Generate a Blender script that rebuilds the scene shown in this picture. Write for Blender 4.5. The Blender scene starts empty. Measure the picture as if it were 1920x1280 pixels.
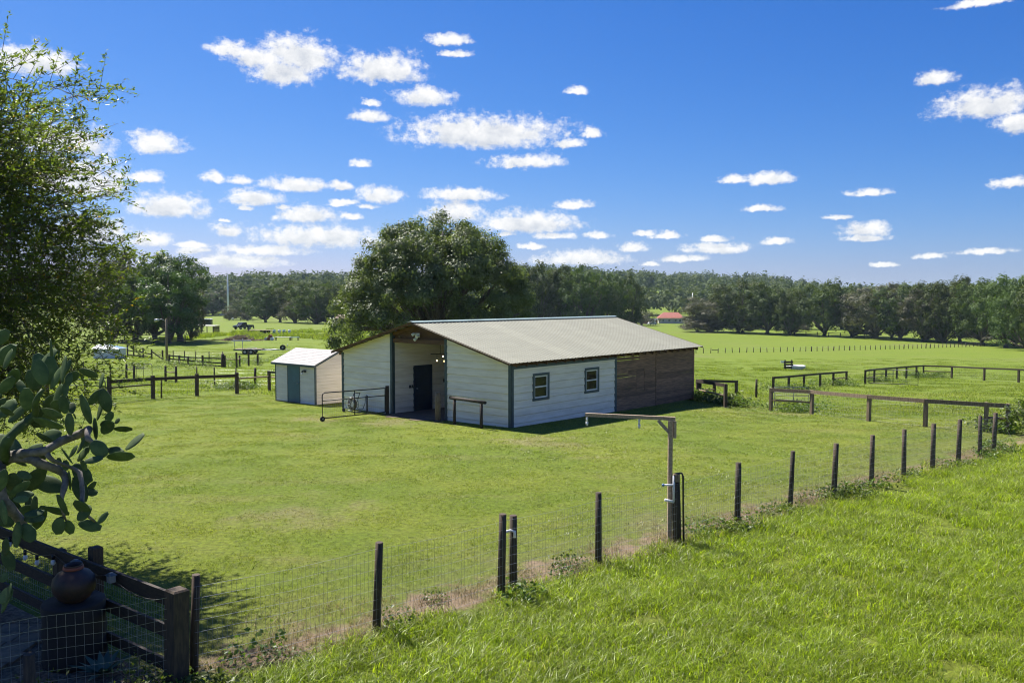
import bpy, math, random
import numpy as np
R = math.radians
random.seed(7)
RNG = np.random.default_rng(7)
SC = bpy.context.scene
COL = SC.collection

# ------------------------------------------------------------------ camera
CAM_Z = 4.6
cam = bpy.data.objects.new('camera', bpy.data.cameras.new('camera'))
COL.objects.link(cam)
cam.location = (0, 0, CAM_Z)
cam.data.sensor_width = 36.0
cam.data.lens = 1545 / 1920 * 36
cam.rotation_euler = (R(90) - math.atan(79 / 1545), 0, 0)
cam.data.clip_start = 0.1
cam.data.clip_end = 20000
SC.camera = cam

# ------------------------------------------------------------------ view
SC.view_settings.view_transform = 'Standard'
SC.view_settings.look = 'None'
SC.view_settings.gamma = 1
SC.view_settings.exposure = 1.12
SC.render.engine = 'CYCLES'
SC.cycles.use_denoising = True
SC.cycles.max_bounces = 8
SC.cycles.transparent_max_bounces = 12
SC.cycles.volume_bounces = 1
SC.cycles.filter_width = 1.1

# ------------------------------------------------------------------ sun
SUN_AZ, SUN_EL = R(-42), R(54)          # azimuth from +Y, positive towards +X
sun = bpy.data.objects.new('sun', bpy.data.lights.new('sun', 'SUN'))
COL.objects.link(sun)
sun.data.energy = 5.0
sun.data.angle = R(0.53)
sun.data.color = (1.0, 0.95, 0.86)
sun.rotation_euler = (R(90) - SUN_EL, 0, -SUN_AZ + R(180))
sun.location = (-40, 40, 60)

# ------------------------------------------------------------------ sky with fair-weather clouds
CLOUDS= [(-0.3197, 0.2758, 0.0278, 0.0077), (-0.2967, 0.2705, 0.0323, 0.01), (-0.2494, 0.2779, 0.0435, 0.0179), (-0.2675, 0.2587, 0.0329, 0.0147), (-0.1549, 0.2676, 0.0489, 0.0161), (-0.0762, 0.3004, 0.0241, 0.0062), (-0.0687, 0.2845, 0.0165, 0.0034), (-0.1049, 0.237, 0.0342, 0.01), (-0.1709, 0.2137, 0.0212, 0.0065), (-0.1689, 0.2291, 0.0087, 0.0041), (-0.032, 0.1991, 0.0908, 0.0181), (-0.0639, 0.2031, 0.0447, 0.0157), (0.0671, 0.1848, 0.0166, 0.0055), (0.016, 0.1649, 0.0422, 0.0074), (0.0796, 0.2441, 0.0101, 0.0041), (0.0976, 0.1953, 0.0095, 0.0048), (-0.4052, 0.1722, 0.0285, 0.0107), (-0.414, 0.1347, 0.0173, 0.0063), (-0.3929, 0.1051, 0.0401, 0.0128), (-0.4128, 0.0671, 0.0218, 0.0076), (-0.3449, 0.1384, 0.0103, 0.0065), (-0.3151, 0.1356, 0.0116, 0.0047), (-0.2543, 0.1332, 0.0352, 0.0079), (-0.2991, 0.1166, 0.0344, 0.0084), (-0.2026, 0.133, 0.0123, 0.0055), (-0.1579, 0.1248, 0.0239, 0.0093), (-0.2427, 0.1, 0.0367, 0.0092), (-0.3316, 0.0782, 0.0145, 0.0066), (-0.1997, 0.1146, 0.0155, 0.0031), (-0.2278, 0.0756, 0.0745, 0.0124), (-0.2882, 0.0573, 0.0468, 0.0055), (-0.3177, 0.0452, 0.0502, 0.0079), (-0.366, 0.0618, 0.0192, 0.0036), (-0.0609, 0.1261, 0.0417, 0.0075), (0.0738, 0.1141, 0.0211, 0.005), (-0.0706, 0.1059, 0.0353, 0.0126), (0.0193, 0.0941, 0.059, 0.0126), (0.0515, 0.0769, 0.0244, 0.0038), (0.1039, 0.0772, 0.0127, 0.0044), (0.0836, 0.0506, 0.0522, 0.0089), (0.144, 0.063, 0.0151, 0.0057), (0.1833, 0.0757, 0.0161, 0.0038), (0.0258, 0.0642, 0.0129, 0.0032), (0.2602, 0.1384, 0.0167, 0.0042), (0.2987, 0.1393, 0.0256, 0.0071), (0.2934, 0.1047, 0.0176, 0.0036), (0.4063, 0.1184, 0.0204, 0.004), (0.375, 0.0918, 0.0133, 0.0024), (0.4017, 0.0785, 0.0248, 0.0076), (0.4019, 0.0685, 0.0216, 0.0035), (0.3086, 0.0679, 0.014, 0.0036), (0.24, 0.0711, 0.0151, 0.0037), (0.2432, 0.0611, 0.0361, 0.0062), (0.2035, 0.0491, 0.0277, 0.0038), (0.4677, 0.2322, 0.0171, 0.0064), (0.5168, 0.2029, 0.0469, 0.0137), (0.5435, 0.18, 0.0194, 0.0094), (0.5094, 0.2995, 0.0295, 0.004), (0.5428, 0.1207, 0.0168, 0.0054), (0.4685, 0.0471, 0.0122, 0.0029), (0.5208, 0.0508, 0.0277, 0.0033), (0.4241, 0.0387, 0.0107, 0.0023), (-0.5205, 0.2439, 0.0392, 0.0133), (-0.4792, 0.1306, 0.0465, 0.0188), (-0.4933, 0.1679, 0.0458, 0.0152), (-0.4704, 0.0749, 0.0364, 0.0136)]
CLOUDS += [(-0.1299, 0.0803, 0.0152, 0.0037), (-0.3792, 0.1093, 0.0063, 0.0024), (-0.0054, 0.0883, 0.0142, 0.0047), (-0.3105, 0.104, 0.0058, 0.0023), (-0.356, 0.0561, 0.0076, 0.0027), (-0.2069, 0.1114, 0.0112, 0.0025), (-0.3552, 0.0443, 0.012, 0.003), (0.1652, 0.0425, 0.0088, 0.0026), (-0.3156, 0.1195, 0.009, 0.0023), (-0.0018, 0.159, 0.0064, 0.0023), (-0.1715, 0.1103, 0.0095, 0.0029), (-0.18, 0.1591, 0.0104, 0.004), (0.1587, 0.0792, 0.0115, 0.0033), (-0.0057, 0.0788, 0.009, 0.0023), (-0.1925, 0.0981, 0.011, 0.0034), (-0.3716, 0.0553, 0.0111, 0.0037), (-0.2697, 0.1069, 0.0076, 0.0028), (-0.333, 0.0898, 0.0058, 0.0021)]   # EXTRA small puffs

w = bpy.data.worlds.new('World')
SC.world = w
w.use_nodes = True
nt = w.node_tree
N = nt.nodes
LK = nt.links
for n in list(N):
    N.remove(n)


def nd(tree, kind, **kw):
    n = tree.nodes.new(kind)
    for k, v in kw.items():
        if k == 'op':
            n.operation = v
        elif k.startswith('i') and k[1:].isdigit():
            n.inputs[int(k[1:])].default_value = v
        else:
            setattr(n, k, v)
    return n


def M(op, a, b=None, c=None, tree=None, clamp=False):
    tr = tree or nt
    n = tr.nodes.new('ShaderNodeMath')
    n.operation = op
    n.use_clamp = clamp
    for i, v in enumerate((a, b, c)):
        if v is None:
            continue
        if isinstance(v, (int, float)):
            n.inputs[i].default_value = v
        else:
            tr.links.new(v, n.inputs[i])
    return n.outputs[0]


def V(op, a, b=None, c=None, tree=None, out=0):
    tr = tree or nt
    n = tr.nodes.new('ShaderNodeVectorMath')
    n.operation = op
    for i, v in enumerate((a, b, c)):
        if v is None:
            continue
        if isinstance(v, (tuple, list)):
            n.inputs[i].default_value = v
        else:
            tr.links.new(v, n.inputs[i])
    return n.outputs[out]


def build_sky():
    sky = N.new('ShaderNodeTexSky')
    sky.sky_type = 'NISHITA'
    sky.sun_disc = False
    sky.sun_elevation = SUN_EL
    sky.sun_rotation = SUN_AZ
    sky.altitude = 0
    sky.air_density = 1.0
    sky.dust_density = 0.4
    sky.ozone_density = 1.6
    # colour response of the camera to the clear sky: deeper blue overhead
    sc_ = N.new('ShaderNodeSeparateColor')
    LK.new(sky.outputs[0], sc_.inputs[0])
    hs = N.new('ShaderNodeCombineColor')
    for i, (k, g) in enumerate(((0.66, 1.86), (0.62, 1.20), (0.95, 0.80))):
        # k * (c / 9) ** g * 9
        LK.new(M('MULTIPLY', M('POWER', M('MULTIPLY', sc_.outputs[i], 1 / 9), g), 9 * k), hs.inputs[i])
    tc = N.new('ShaderNodeTexCoord')
    sp = N.new('ShaderNodeSeparateXYZ')
    LK.new(tc.outputs['Generated'], sp.inputs[0])
    az = M('ARCTAN2', sp.outputs[0], sp.outputs[1])
    el = M('ARCSINE', sp.outputs[2])
    u = M('WRAP', az, 0.66, -0.66)
    cu = N.new('ShaderNodeCombineXYZ')
    LK.new(u, cu.inputs[0])
    LK.new(M('MULTIPLY', el, 1.25), cu.inputs[1])
    cu.inputs[2].default_value = 1.7
    # billowing edge noise
    n1 = N.new('ShaderNodeTexNoise')
    n1.inputs['Scale'].default_value = 40
    n1.inputs['Detail'].default_value = 7
    n1.inputs['Roughness'].default_value = 0.78
    LK.new(cu.outputs[0], n1.inputs['Vector'])
    warp = V('SUBTRACT', n1.outputs['Color'], (0.5, 0.5, 0.5))
    ws = N.new('ShaderNodeSeparateXYZ')
    LK.new(warp, ws.inputs[0])
    uw = M('MULTIPLY_ADD', ws.outputs[0], 0.020, u)
    vw = M('MULTIPLY_ADD', ws.outputs[1], 0.011, el)
    def fw(c):
        return 1.14 + .30 * max(0, 1 - c[2] / .03)
    cl = list(CLOUDS)
    while len(cl) % 3:
        cl.append((0.0, -1.0, 0.01, 0.01))

    def field(uw, vw):
        UU = N.new('ShaderNodeCombineXYZ')
        VV = N.new('ShaderNodeCombineXYZ')
        for i in range(3):
            LK.new(uw, UU.inputs[i])
            LK.new(vw, VV.inputs[i])
        acc = None
        for k in range(0, len(cl), 3):
            t = cl[k:k + 3]
            sx = tuple(1 / (fw(c) * c[2]) for c in t)
            ox = tuple(-c[0] / (fw(c) * c[2]) for c in t)
            sy = tuple(1 / (1.5 * c[3]) for c in t)
            oy = tuple(-(c[1] - 0.4 * c[3]) / (1.5 * c[3]) for c in t)
            a = V('MULTIPLY_ADD', UU.outputs[0], sx, ox)
            b = V('MULTIPLY_ADD', VV.outputs[0], sy, oy)
            b = V('MAXIMUM', b, V('MULTIPLY', b, (-1.8, -1.8, -1.8)))      # flatter bases
            d = V('MULTIPLY_ADD', a, a, V('MULTIPLY', b, b))
            acc = d if acc is None else V('MINIMUM', acc, d)
        s3 = N.new('ShaderNodeSeparateXYZ')
        LK.new(acc, s3.inputs[0])
        return M('MINIMUM', M('MINIMUM', s3.outputs[0], s3.outputs[1]), s3.outputs[2])
    dm = field(uw, vw)
    # how much cloud lies above this point: the bases are greyer than the tops
    up = M('SUBTRACT', 1.1, M('SQRT', field(uw, M('ADD', vw, 0.0075))))
    dist = M('SQRT', dm)
    n2 = N.new('ShaderNodeTexNoise')
    n2.inputs['Scale'].default_value = 95
    n2.inputs['Detail'].default_value = 8
    n2.inputs['Roughness'].default_value = 0.58
    LK.new(cu.outputs[0], n2.inputs['Vector'])
    dens = M('SUBTRACT', 1.20, dist)
    dens = M('MULTIPLY_ADD', M('SUBTRACT', n2.outputs[0], 0.5), 1.5, dens)
    dens = M('MULTIPLY_ADD', M('SUBTRACT', n1.outputs[0], 0.5), 1.15, dens)
    mr = N.new('ShaderNodeMapRange')
    mr.interpolation_type = 'SMOOTHSTEP'
    mr.inputs['From Min'].default_value = 0.02
    mr.inputs['From Max'].default_value = 0.78
    LK.new(dens, mr.inputs['Value'])
    # faint thin veil around the clouds, thinner near the horizon
    alpha = M('MULTIPLY', mr.outputs[0], 0.97)
    # inner relief of the cloud bodies
    n3 = N.new('ShaderNodeTexNoise')
    n3.inputs['Scale'].default_value = 48
    n3.inputs['Detail'].default_value = 4
    sh = V('ADD', cu.outputs[0], (0.008, 0.030, 0.3))
    LK.new(sh, n3.inputs['Vector'])
    rel = M('MULTIPLY_ADD', M('SUBTRACT', n1.outputs[0], n3.outputs[0]), 1.6, M('SUBTRACT', 0.98, M('MULTIPLY', M('MAXIMUM', up, 0.0), 0.62)), clamp=True)
    cc = N.new('ShaderNodeMix')
    cc.data_type = 'RGBA'
    cc.inputs[6].default_value = (5.0, 5.4, 6.1, 1)
    cc.inputs[7].default_value = (8.9, 8.8, 8.7, 1)
    LK.new(rel, cc.inputs[0])
    mx = N.new('ShaderNodeMix')
    mx.data_type = 'RGBA'
    LK.new(alpha, mx.inputs[0])
    LK.new(hs.outputs[0], mx.inputs[6])
    LK.new(cc.outputs[2], mx.inputs[7])
    bg = N.new('ShaderNodeBackground')
    bg.inputs['Strength'].default_value = 0.055
    LK.new(mx.outputs[2], bg.inputs['Color'])
    out = N.new('ShaderNodeOutputWorld')
    LK.new(bg.outputs[0], out.inputs['Surface'])


build_sky()
w.cycles.sampling_method = 'MANUAL'
w.cycles.sample_map_resolution = 512

# ------------------------------------------------------------------ terrain
LPR = [(-60,0),(0,0),(20,0),(31,-.2),(40,-.4),(55,-1.2),(78,-2.2),(110,-2.4),(150,-2.6),(250,-3.4),(370,-4.5),(480,-3),(700,8),(950,17),(1300,22),(2600,25)]
RPR = [(-60,0),(0,0),(17,0),(25,-.15),(31,-.25),(36,-.5),(43,-1.0),(75,-2.8),(110,-4.3),(170,-6.3),(220,-7.4),(280,-7.2),(400,-8),(480,-6.5),(700,3),(1000,18),(1300,22),(2600,24)]


def herm(P, x):
    n = len(P)
    if x <= P[0][0]:
        return P[0][1]
    if x >= P[-1][0]:
        return P[-1][1]
    for i in range(n - 1):
        if x < P[i + 1][0]:
            break

    def m(k):
        if k == 0 or k == n - 1:
            return 0.
        a = (P[k][1] - P[k - 1][1]) / (P[k][0] - P[k - 1][0])
        b = (P[k + 1][1] - P[k][1]) / (P[k + 1][0] - P[k][0])
        return 0. if a * b <= 0 else 2 * a * b / (a + b)
    x0, y0 = P[i]
    x1, y1 = P[i + 1]
    h = x1 - x0
    t = (x - x0) / h
    return (2*t**3 - 3*t*t + 1)*y0 + (t**3 - 2*t*t + t)*h*m(i) + (-2*t**3 + 3*t*t)*y1 + (t**3 - t*t)*h*m(i + 1)


def sst(a, b, x):
    t = min(1, max(0, (x - a) / (b - a)))
    return t * t * (3 - 2 * t)


_pc = {}


def prof(y):
    k = round(y, 2)
    if k not in _pc:
        _pc[k] = (herm(LPR, k), herm(RPR, k))
    return _pc[k]


def gz(x, y):
    t = x / max(y, 6.)
    l, r = prof(y)
    far = sst(60, 140, y)
    ww = sst(.2 - .3 * far, .34 - .1 * far, t)
    z = l + (r - l) * ww
    hl = sst(450, 950, y)
    z -= hl * (13 * sst(.3, .42, t) + 8 * sst(.45, .62, t))
    z += hl * (5.5 * math.sin(x / 120 + 1.2) + 3.5 * math.sin(x / 47 + y / 130))
    return z


# ------------------------------------------------------------------ mesh and object helpers
class MB:
    def __init__(s):
        s.v = []
        s.f = []
        s.sm = []

    def add(s, vs, fs, smooth=False):
        o = len(s.v)
        s.v += [tuple(p) for p in vs]
        s.f += [tuple(i + o for i in f) for f in fs]
        s.sm += [smooth] * len(fs)
        return s

    def box(s, x0, x1, y0, y1, z0, z1):
        return s.add([(x0,y0,z0),(x1,y0,z0),(x1,y1,z0),(x0,y1,z0),(x0,y0,z1),(x1,y0,z1),(x1,y1,z1),(x0,y1,z1)],
                     [(0,3,2,1),(4,5,6,7),(0,1,5,4),(1,2,6,5),(2,3,7,6),(3,0,4,7)])

    def bar(s, p, q, wd, ht, up=(0, 0, 1)):
        """beam from p to q, width wd across, height ht along up"""
        p, q, up = np.array(p, float), np.array(q, float), np.array(up, float)
        d = q - p
        d /= np.linalg.norm(d)
        sd = np.cross(d, up)
        sd /= max(np.linalg.norm(sd), 1e-9)
        u = np.cross(sd, d)
        a, b = sd * wd / 2, u * ht / 2
        vs = [p-a-b, p+a-b, p+a+b, p-a+b, q-a-b, q+a-b, q+a+b, q-a+b]
        return s.add(vs, [(0,3,2,1),(4,5,6,7),(0,1,5,4),(1,2,6,5),(2,3,7,6),(3,0,4,7)])

    def tube(s, pts, rad, n=8, cap=True, smooth=True):
        pts = [np.array(p, float) for p in pts]
        if isinstance(rad, (int, float)):
            rad = [rad] * len(pts)
        rings = []
        ref = None
        for i, p in enumerate(pts):
            d = pts[min(i + 1, len(pts) - 1)] - pts[max(i - 1, 0)]
            d = d / max(np.linalg.norm(d), 1e-9)
            if ref is None:
                ref = np.array((1, 0, 0)) if abs(d[2]) > .8 else np.array((0, 0, 1.))
            a = np.cross(d, ref)
            a /= max(np.linalg.norm(a), 1e-9)
            b = np.cross(d, a)
            ref = np.cross(a, d)
            rings.append([p + rad[i] * (a * math.cos(2*math.pi*k/n) + b * math.sin(2*math.pi*k/n)) for k in range(n)])
        vs = [v for r in rings for v in r]
        fs = []
        for i in range(len(pts) - 1):
            for k in range(n):
                fs.append((i*n+k, (i+1)*n+k, (i+1)*n+(k+1) % n, i*n+(k+1) % n))
        s.add(vs, fs, smooth)
        if cap:
            o = len(s.v) - len(vs)
            s.f += [tuple(o + k for k in range(n)), tuple(o + (len(pts)-1)*n + k for k in reversed(range(n)))]
            s.sm += [False, False]
        return s

    def lathe(s, prof_, n=24, c=(0, 0, 0), smooth=True):
        vs = [(c[0]+r*math.cos(2*math.pi*k/n), c[1]+r*math.sin(2*math.pi*k/n), c[2]+z) for r, z in prof_ for k in range(n)]
        fs = [(i*n+k, i*n+(k+1) % n, (i+1)*n+(k+1) % n, (i+1)*n+k) for i in range(len(prof_)-1) for k in range(n)]
        return s.add(vs, fs, smooth)

    def ball(s, c, r, n=10, m=6, sc=(1, 1, 1)):
        pr = [(max(r*math.sin(math.pi*i/m), 1e-4), -r*math.cos(math.pi*i/m)) for i in range(m+1)]
        vs = [(c[0]+p*sc[0]*math.cos(2*math.pi*k/n), c[1]+p*sc[1]*math.sin(2*math.pi*k/n), c[2]+z*sc[2]) for p, z in pr for k in range(n)]
        fs = [(i*n+k, i*n+(k+1) % n, (i+1)*n+(k+1) % n, (i+1)*n+k) for i in range(m) for k in range(n)]
        return s.add(vs, fs, True)

    def prism(s, poly, axis, a, b):
        """extrude a 2D polygon; axis 0: poly is (y,z) at x=a..b, axis 1: (x,z) at y=a..b, axis 2: (x,y)"""
        def p3(p, t):
            return (t, p[0], p[1]) if axis == 0 else (p[0], t, p[1]) if axis == 1 else (p[0], p[1], t)
        n = len(poly)
        vs = [p3(p, a) for p in poly] + [p3(p, b) for p in poly]
        fs = [tuple(range(n)), tuple(reversed(range(n, 2*n)))] + [(i, n+i, n+(i+1) % n, (i+1) % n) for i in range(n)]
        return s.add(vs, fs)

    def mesh(s, name, mat=None):
        me = bpy.data.meshes.new(name)
        me.from_pydata(s.v, [], s.f)
        if any(s.sm):
            me.polygons.foreach_set('use_smooth', s.sm)
        if mat:
            me.materials.append(mat)
        me.update()
        return me

    def build(s, name, mat, parent=None, loc=(0, 0, 0)):
        return link(name, s.mesh(name, mat), parent, loc)


def link(name, data, parent=None, loc=(0, 0, 0), rot=(0, 0, 0), scale=(1, 1, 1)):
    o = bpy.data.objects.new(name, data)
    COL.objects.link(o)
    o.parent = parent
    o.location = loc
    o.rotation_euler = rot
    o.scale = scale
    return o


def tag(o, label, cat, group=None):
    o['label'] = label
    o['category'] = cat
    if group:
        o['group'] = group
    return o


def thing(name, label, cat, loc=(0, 0, 0), rotz=0, group=None):
    o = bpy.data.objects.new(name, None)
    COL.objects.link(o)
    o.empty_display_size = .2
    o.location = loc
    o.rotation_euler = (0, 0, rotz)
    return tag(o, label, cat, group)


def structure(o):
    o['kind'] = 'structure'
    return o


def stuff(o):
    o['kind'] = 'stuff'
    return o


def npmesh(name, verts, faces, mat, attr=None, smooth=False):
    """fast mesh from numpy arrays; faces is (n,k)"""
    me = bpy.data.meshes.new(name)
    verts = np.asarray(verts, np.float32)
    faces = np.asarray(faces, np.int32)
    nf, k = faces.shape
    me.vertices.add(len(verts))
    me.vertices.foreach_set('co', verts.ravel())
    me.loops.add(nf * k)
    me.loops.foreach_set('vertex_index', faces.ravel())
    me.polygons.add(nf)
    me.polygons.foreach_set('loop_start', np.arange(0, nf * k, k, dtype=np.int32))
    if smooth:
        me.polygons.foreach_set('use_smooth', np.ones(nf, bool))
    if attr is not None:
        a = me.attributes.new('rnd', 'FLOAT', 'POINT')
        a.data.foreach_set('value', np.asarray(attr, np.float32))
    me.materials.append(mat)
    me.update(calc_edges=True)
    return me


# ------------------------------------------------------------------ materials
def mat_new(name):
    m = bpy.data.materials.new(name)
    m.use_nodes = True
    t = m.node_tree
    return m, t, t.nodes['Principled BSDF']


def mix(t, fac, a, b):
    n = t.nodes.new('ShaderNodeMix')
    n.data_type = 'RGBA'
    for i, v in ((0, fac), (6, a), (7, b)):
        if isinstance(v, (int, float)):
            n.inputs[i].default_value = v
        elif isinstance(v, (tuple, list)):
            n.inputs[i].default_value = (*v[:3], 1)
        else:
            t.links.new(v, n.inputs[i])
    return n.outputs[2]


def noise(t, vec, scale, detail=4, rough=.55, out=0):
    n = t.nodes.new('ShaderNodeTexNoise')
    n.inputs['Scale'].default_value = scale
    n.inputs['Detail'].default_value = detail
    n.inputs['Roughness'].default_value = rough
    if vec is not None:
        t.links.new(vec, n.inputs['Vector'])
    return n.outputs[out]


def ramp(t, v, lo, hi):
    n = t.nodes.new('ShaderNodeMapRange')
    n.interpolation_type = 'SMOOTHSTEP'
    n.inputs['From Min'].default_value = lo
    n.inputs['From Max'].default_value = hi
    t.links.new(v, n.inputs['Value'])
    return n.outputs[0]


def wpos(t):
    return t.nodes.new('ShaderNodeNewGeometry').outputs['Position']


def simple(name, ca, cb=None, rough=.6, scale=6, stretch=None, bump=0, metal=0, spec=.5, vary=0.0, lo=.35, hi=.65):
    """two-tone weathered material in world space; stretch scales the noise axes in object space"""
    m, t, b = mat_new(name)
    cb = cb or tuple(c * .8 for c in ca)
    if stretch:
        tc = t.nodes.new('ShaderNodeTexCoord')
        vec = V('MULTIPLY', tc.outputs['Object'], stretch, tree=t)
        oi = t.nodes.new('ShaderNodeObjectInfo')
        cx = t.nodes.new('ShaderNodeCombineXYZ')
        t.links.new(M('MULTIPLY', oi.outputs['Random'], 57.0, tree=t), cx.inputs[0])
        vec = V('ADD', vec, cx.outputs[0], tree=t)
    else:
        vec = wpos(t)
    n = noise(t, vec, scale, 5, .6)
    c = mix(t, ramp(t, n, lo, hi), ca, cb)
    if vary:
        oi = t.nodes.new('ShaderNodeObjectInfo')
        hs = t.nodes.new('ShaderNodeHueSaturation')
        t.links.new(M('MULTIPLY_ADD', oi.outputs['Random'], vary, 1 - vary / 2, tree=t), hs.inputs['Value'])
        t.links.new(c, hs.inputs['Color'])
        c = hs.outputs[0]
    t.links.new(c, b.inputs['Base Color'])
    b.inputs['Roughness'].default_value = rough
    b.inputs['Metallic'].default_value = metal
    b.inputs['Specular IOR Level'].default_value = spec
    if bump:
        bn = t.nodes.new('ShaderNodeBump')
        bn.inputs['Strength'].default_value = bump
        bn.inputs['Distance'].default_value = .02
        t.links.new(n, bn.inputs['Height'])
        t.links.new(bn.outputs[0], b.inputs['Normal'])
    return m


def leafy(name, ca, cb, trans=.35, rough=.45, cc=None, nscale=.6, tcol=None, spec=.4):
    """leaf: two-sided, lets light through; per-leaf and patchy colour"""
    m, t, b = mat_new(name)
    at = t.nodes.new('ShaderNodeAttribute')
    at.attribute_name = 'rnd'
    oi = t.nodes.new('ShaderNodeObjectInfo')
    n = noise(t, wpos(t), nscale, 3)
    f = M('ADD', M('MULTIPLY', at.outputs['Fac'], .55, tree=t), M('MULTIPLY', M('SUBTRACT', n, .3, tree=t), 1.1, tree=t), tree=t, clamp=True)
    c = mix(t, f, ca, cb)
    if cc:
        c = mix(t, M('GREATER_THAN', at.outputs['Fac'], .985, tree=t), c, cc)
    hs = t.nodes.new('ShaderNodeHueSaturation')
    t.links.new(M('MULTIPLY_ADD', oi.outputs['Random'], .5, .75, tree=t), hs.inputs['Value'])
    t.links.new(M('MULTIPLY_ADD', oi.outputs['Random'], .035, .482, tree=t), hs.inputs['Hue'])
    t.links.new(c, hs.inputs['Color'])
    c = hs.outputs[0]
    t.links.new(c, b.inputs['Base Color'])
    b.inputs['Roughness'].default_value = rough
    b.inputs['Specular IOR Level'].default_value = spec
    tr = t.nodes.new('ShaderNodeBsdfTranslucent')
    tc = V('MULTIPLY', c, tcol or (1.5, 1.6, .55), tree=t)
    t.links.new(tc, tr.inputs[0])
    ms = t.nodes.new('ShaderNodeMixShader')
    ms.inputs[0].default_value = trans
    t.links.new(b.outputs[0], ms.inputs[1])
    t.links.new(tr.outputs[0], ms.inputs[2])
    t.links.new(ms.outputs[0], t.nodes['Material Output'].inputs[0])
    return m


FN = (-.6374, .7705, 0)          # normal of the wire-fence line, towards the lawn
F0 = (-3.86, 9.77, 0)


def grass_colour(t):
    """patchy lawn and pasture colour from world position (shared by the soil sheet and the blades)"""
    p = wpos(t)
    sp = t.nodes.new('ShaderNodeSeparateXYZ')
    t.links.new(p, sp.inputs[0])
    a = noise(t, p, .23, 4, .6)
    bq = noise(t, V('MULTIPLY', p, (.35, 1.3, 1), tree=t), .5, 5, .65)
    c = mix(t, ramp(t, a, .36, .64), (.150, .212, .017), (.205, .248, .026))
    c = mix(t, M('MULTIPLY', ramp(t, bq, .52, .74), .65, tree=t), c, (.24, .235, .075))
    cl = noise(t, p, 7.0, 3, .7)
    c = mix(t, M('MULTIPLY', ramp(t, cl, .46, .7), .55, tree=t), c, (.09, .13, .024))
    cl2 = noise(t, p, 16.0, 2, .7)
    c = mix(t, M('MULTIPLY', ramp(t, cl2, .55, .75), .3, tree=t), c, (.26, .26, .10))
    # lusher pasture far out
    far = M('MULTIPLY', ramp(t, sp.outputs[1], 36, 80), .6, tree=t)
    c = mix(t, far, c, (.155, .226, .017))
    big = noise(t, p, .035, 4, .6)
    c = mix(t, M('MULTIPLY', ramp(t, big, .5, .75), M('MULTIPLY', ramp(t, sp.outputs[1], 45, 110), .75, tree=t), tree=t), c, (.20, .21, .07))
    # worn turf where animals and mowers turn: before the drive-through, at the gates, along the wash pole
    wn = noise(t, p, .9, 5, .7)
    for (wx, wy, wr) in ((-4.6, 32.4, 3.2), (-8.2, 33.0, 2.2), (12.2, 37.0, 2.6), (3.2, 16.8, 2.2), (1.0, 27.0, 3.4), (-4.5, 17.5, 3.0)):
        dd = V('LENGTH', V('MULTIPLY', V('SUBTRACT', p, (wx, wy, 0), tree=t), (1, 1, 0), tree=t), tree=t, out=1)
        k = M('ADD', M('SUBTRACT', 1.0, M('DIVIDE', dd, wr, tree=t), tree=t), M('MULTIPLY', M('SUBTRACT', wn, .5, tree=t), 2.2, tree=t), tree=t)
        c = mix(t, M('MULTIPLY', ramp(t, k, .35, 1.1), .6, tree=t), c, (.27, .235, .115))
    s = V('DOT_PRODUCT', V('SUBTRACT', p, F0, tree=t), FN, tree=t, out=1)
    dn = noise(t, p, 1.1, 5, .7)
    thin = M('MULTIPLY', ramp(t, M('ADD', M('MULTIPLY', s, -.16, tree=t), M('MULTIPLY', dn, 1.5, tree=t), tree=t), .1, .9), M('GREATER_THAN', s, -.2, tree=t), tree=t)
    c = mix(t, M('MULTIPLY', thin, .55, tree=t), c, (.185, .190, .066))
    band = M('SUBTRACT', 1.0, M('DIVIDE', M('ABSOLUTE', M('SUBTRACT', s, .25, tree=t), tree=t), .95, tree=t), tree=t)
    dirt = ramp(t, M('ADD', band, M('MULTIPLY', M('SUBTRACT', dn, .5, tree=t), 2.6, tree=t), tree=t), .45, .95)
    near = M('LESS_THAN', sp.outputs[1], 30, tree=t)
    dirt = M('MULTIPLY', dirt, near, tree=t)
    return c, dirt, p


def mat_ground():
    m, t, b = mat_new('soil_and_turf')
    c, dirt, p = grass_colour(t)
    fine = noise(t, p, 9, 6, .7)
    c = mix(t, ramp(t, fine, .3, .72), V('MULTIPLY', c, (.55, .53, .6), tree=t), c)
    soil = mix(t, noise(t, p, 6, 5, .7), (.14, .098, .062), (.34, .255, .17))
    c = mix(t, dirt, c, soil)
    t.links.new(c, b.inputs['Base Color'])
    b.inputs['Roughness'].default_value = .9
    b.inputs['Specular IOR Level'].default_value = .15
    bn = t.nodes.new('ShaderNodeBump')
    bn.inputs['Strength'].default_value = .9
    bn.inputs['Distance'].default_value = .12
    t.links.new(noise(t, p, 3.2, 8, .8), bn.inputs['Height'])
    t.links.new(bn.outputs[0], b.inputs['Normal'])
    return m


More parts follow.
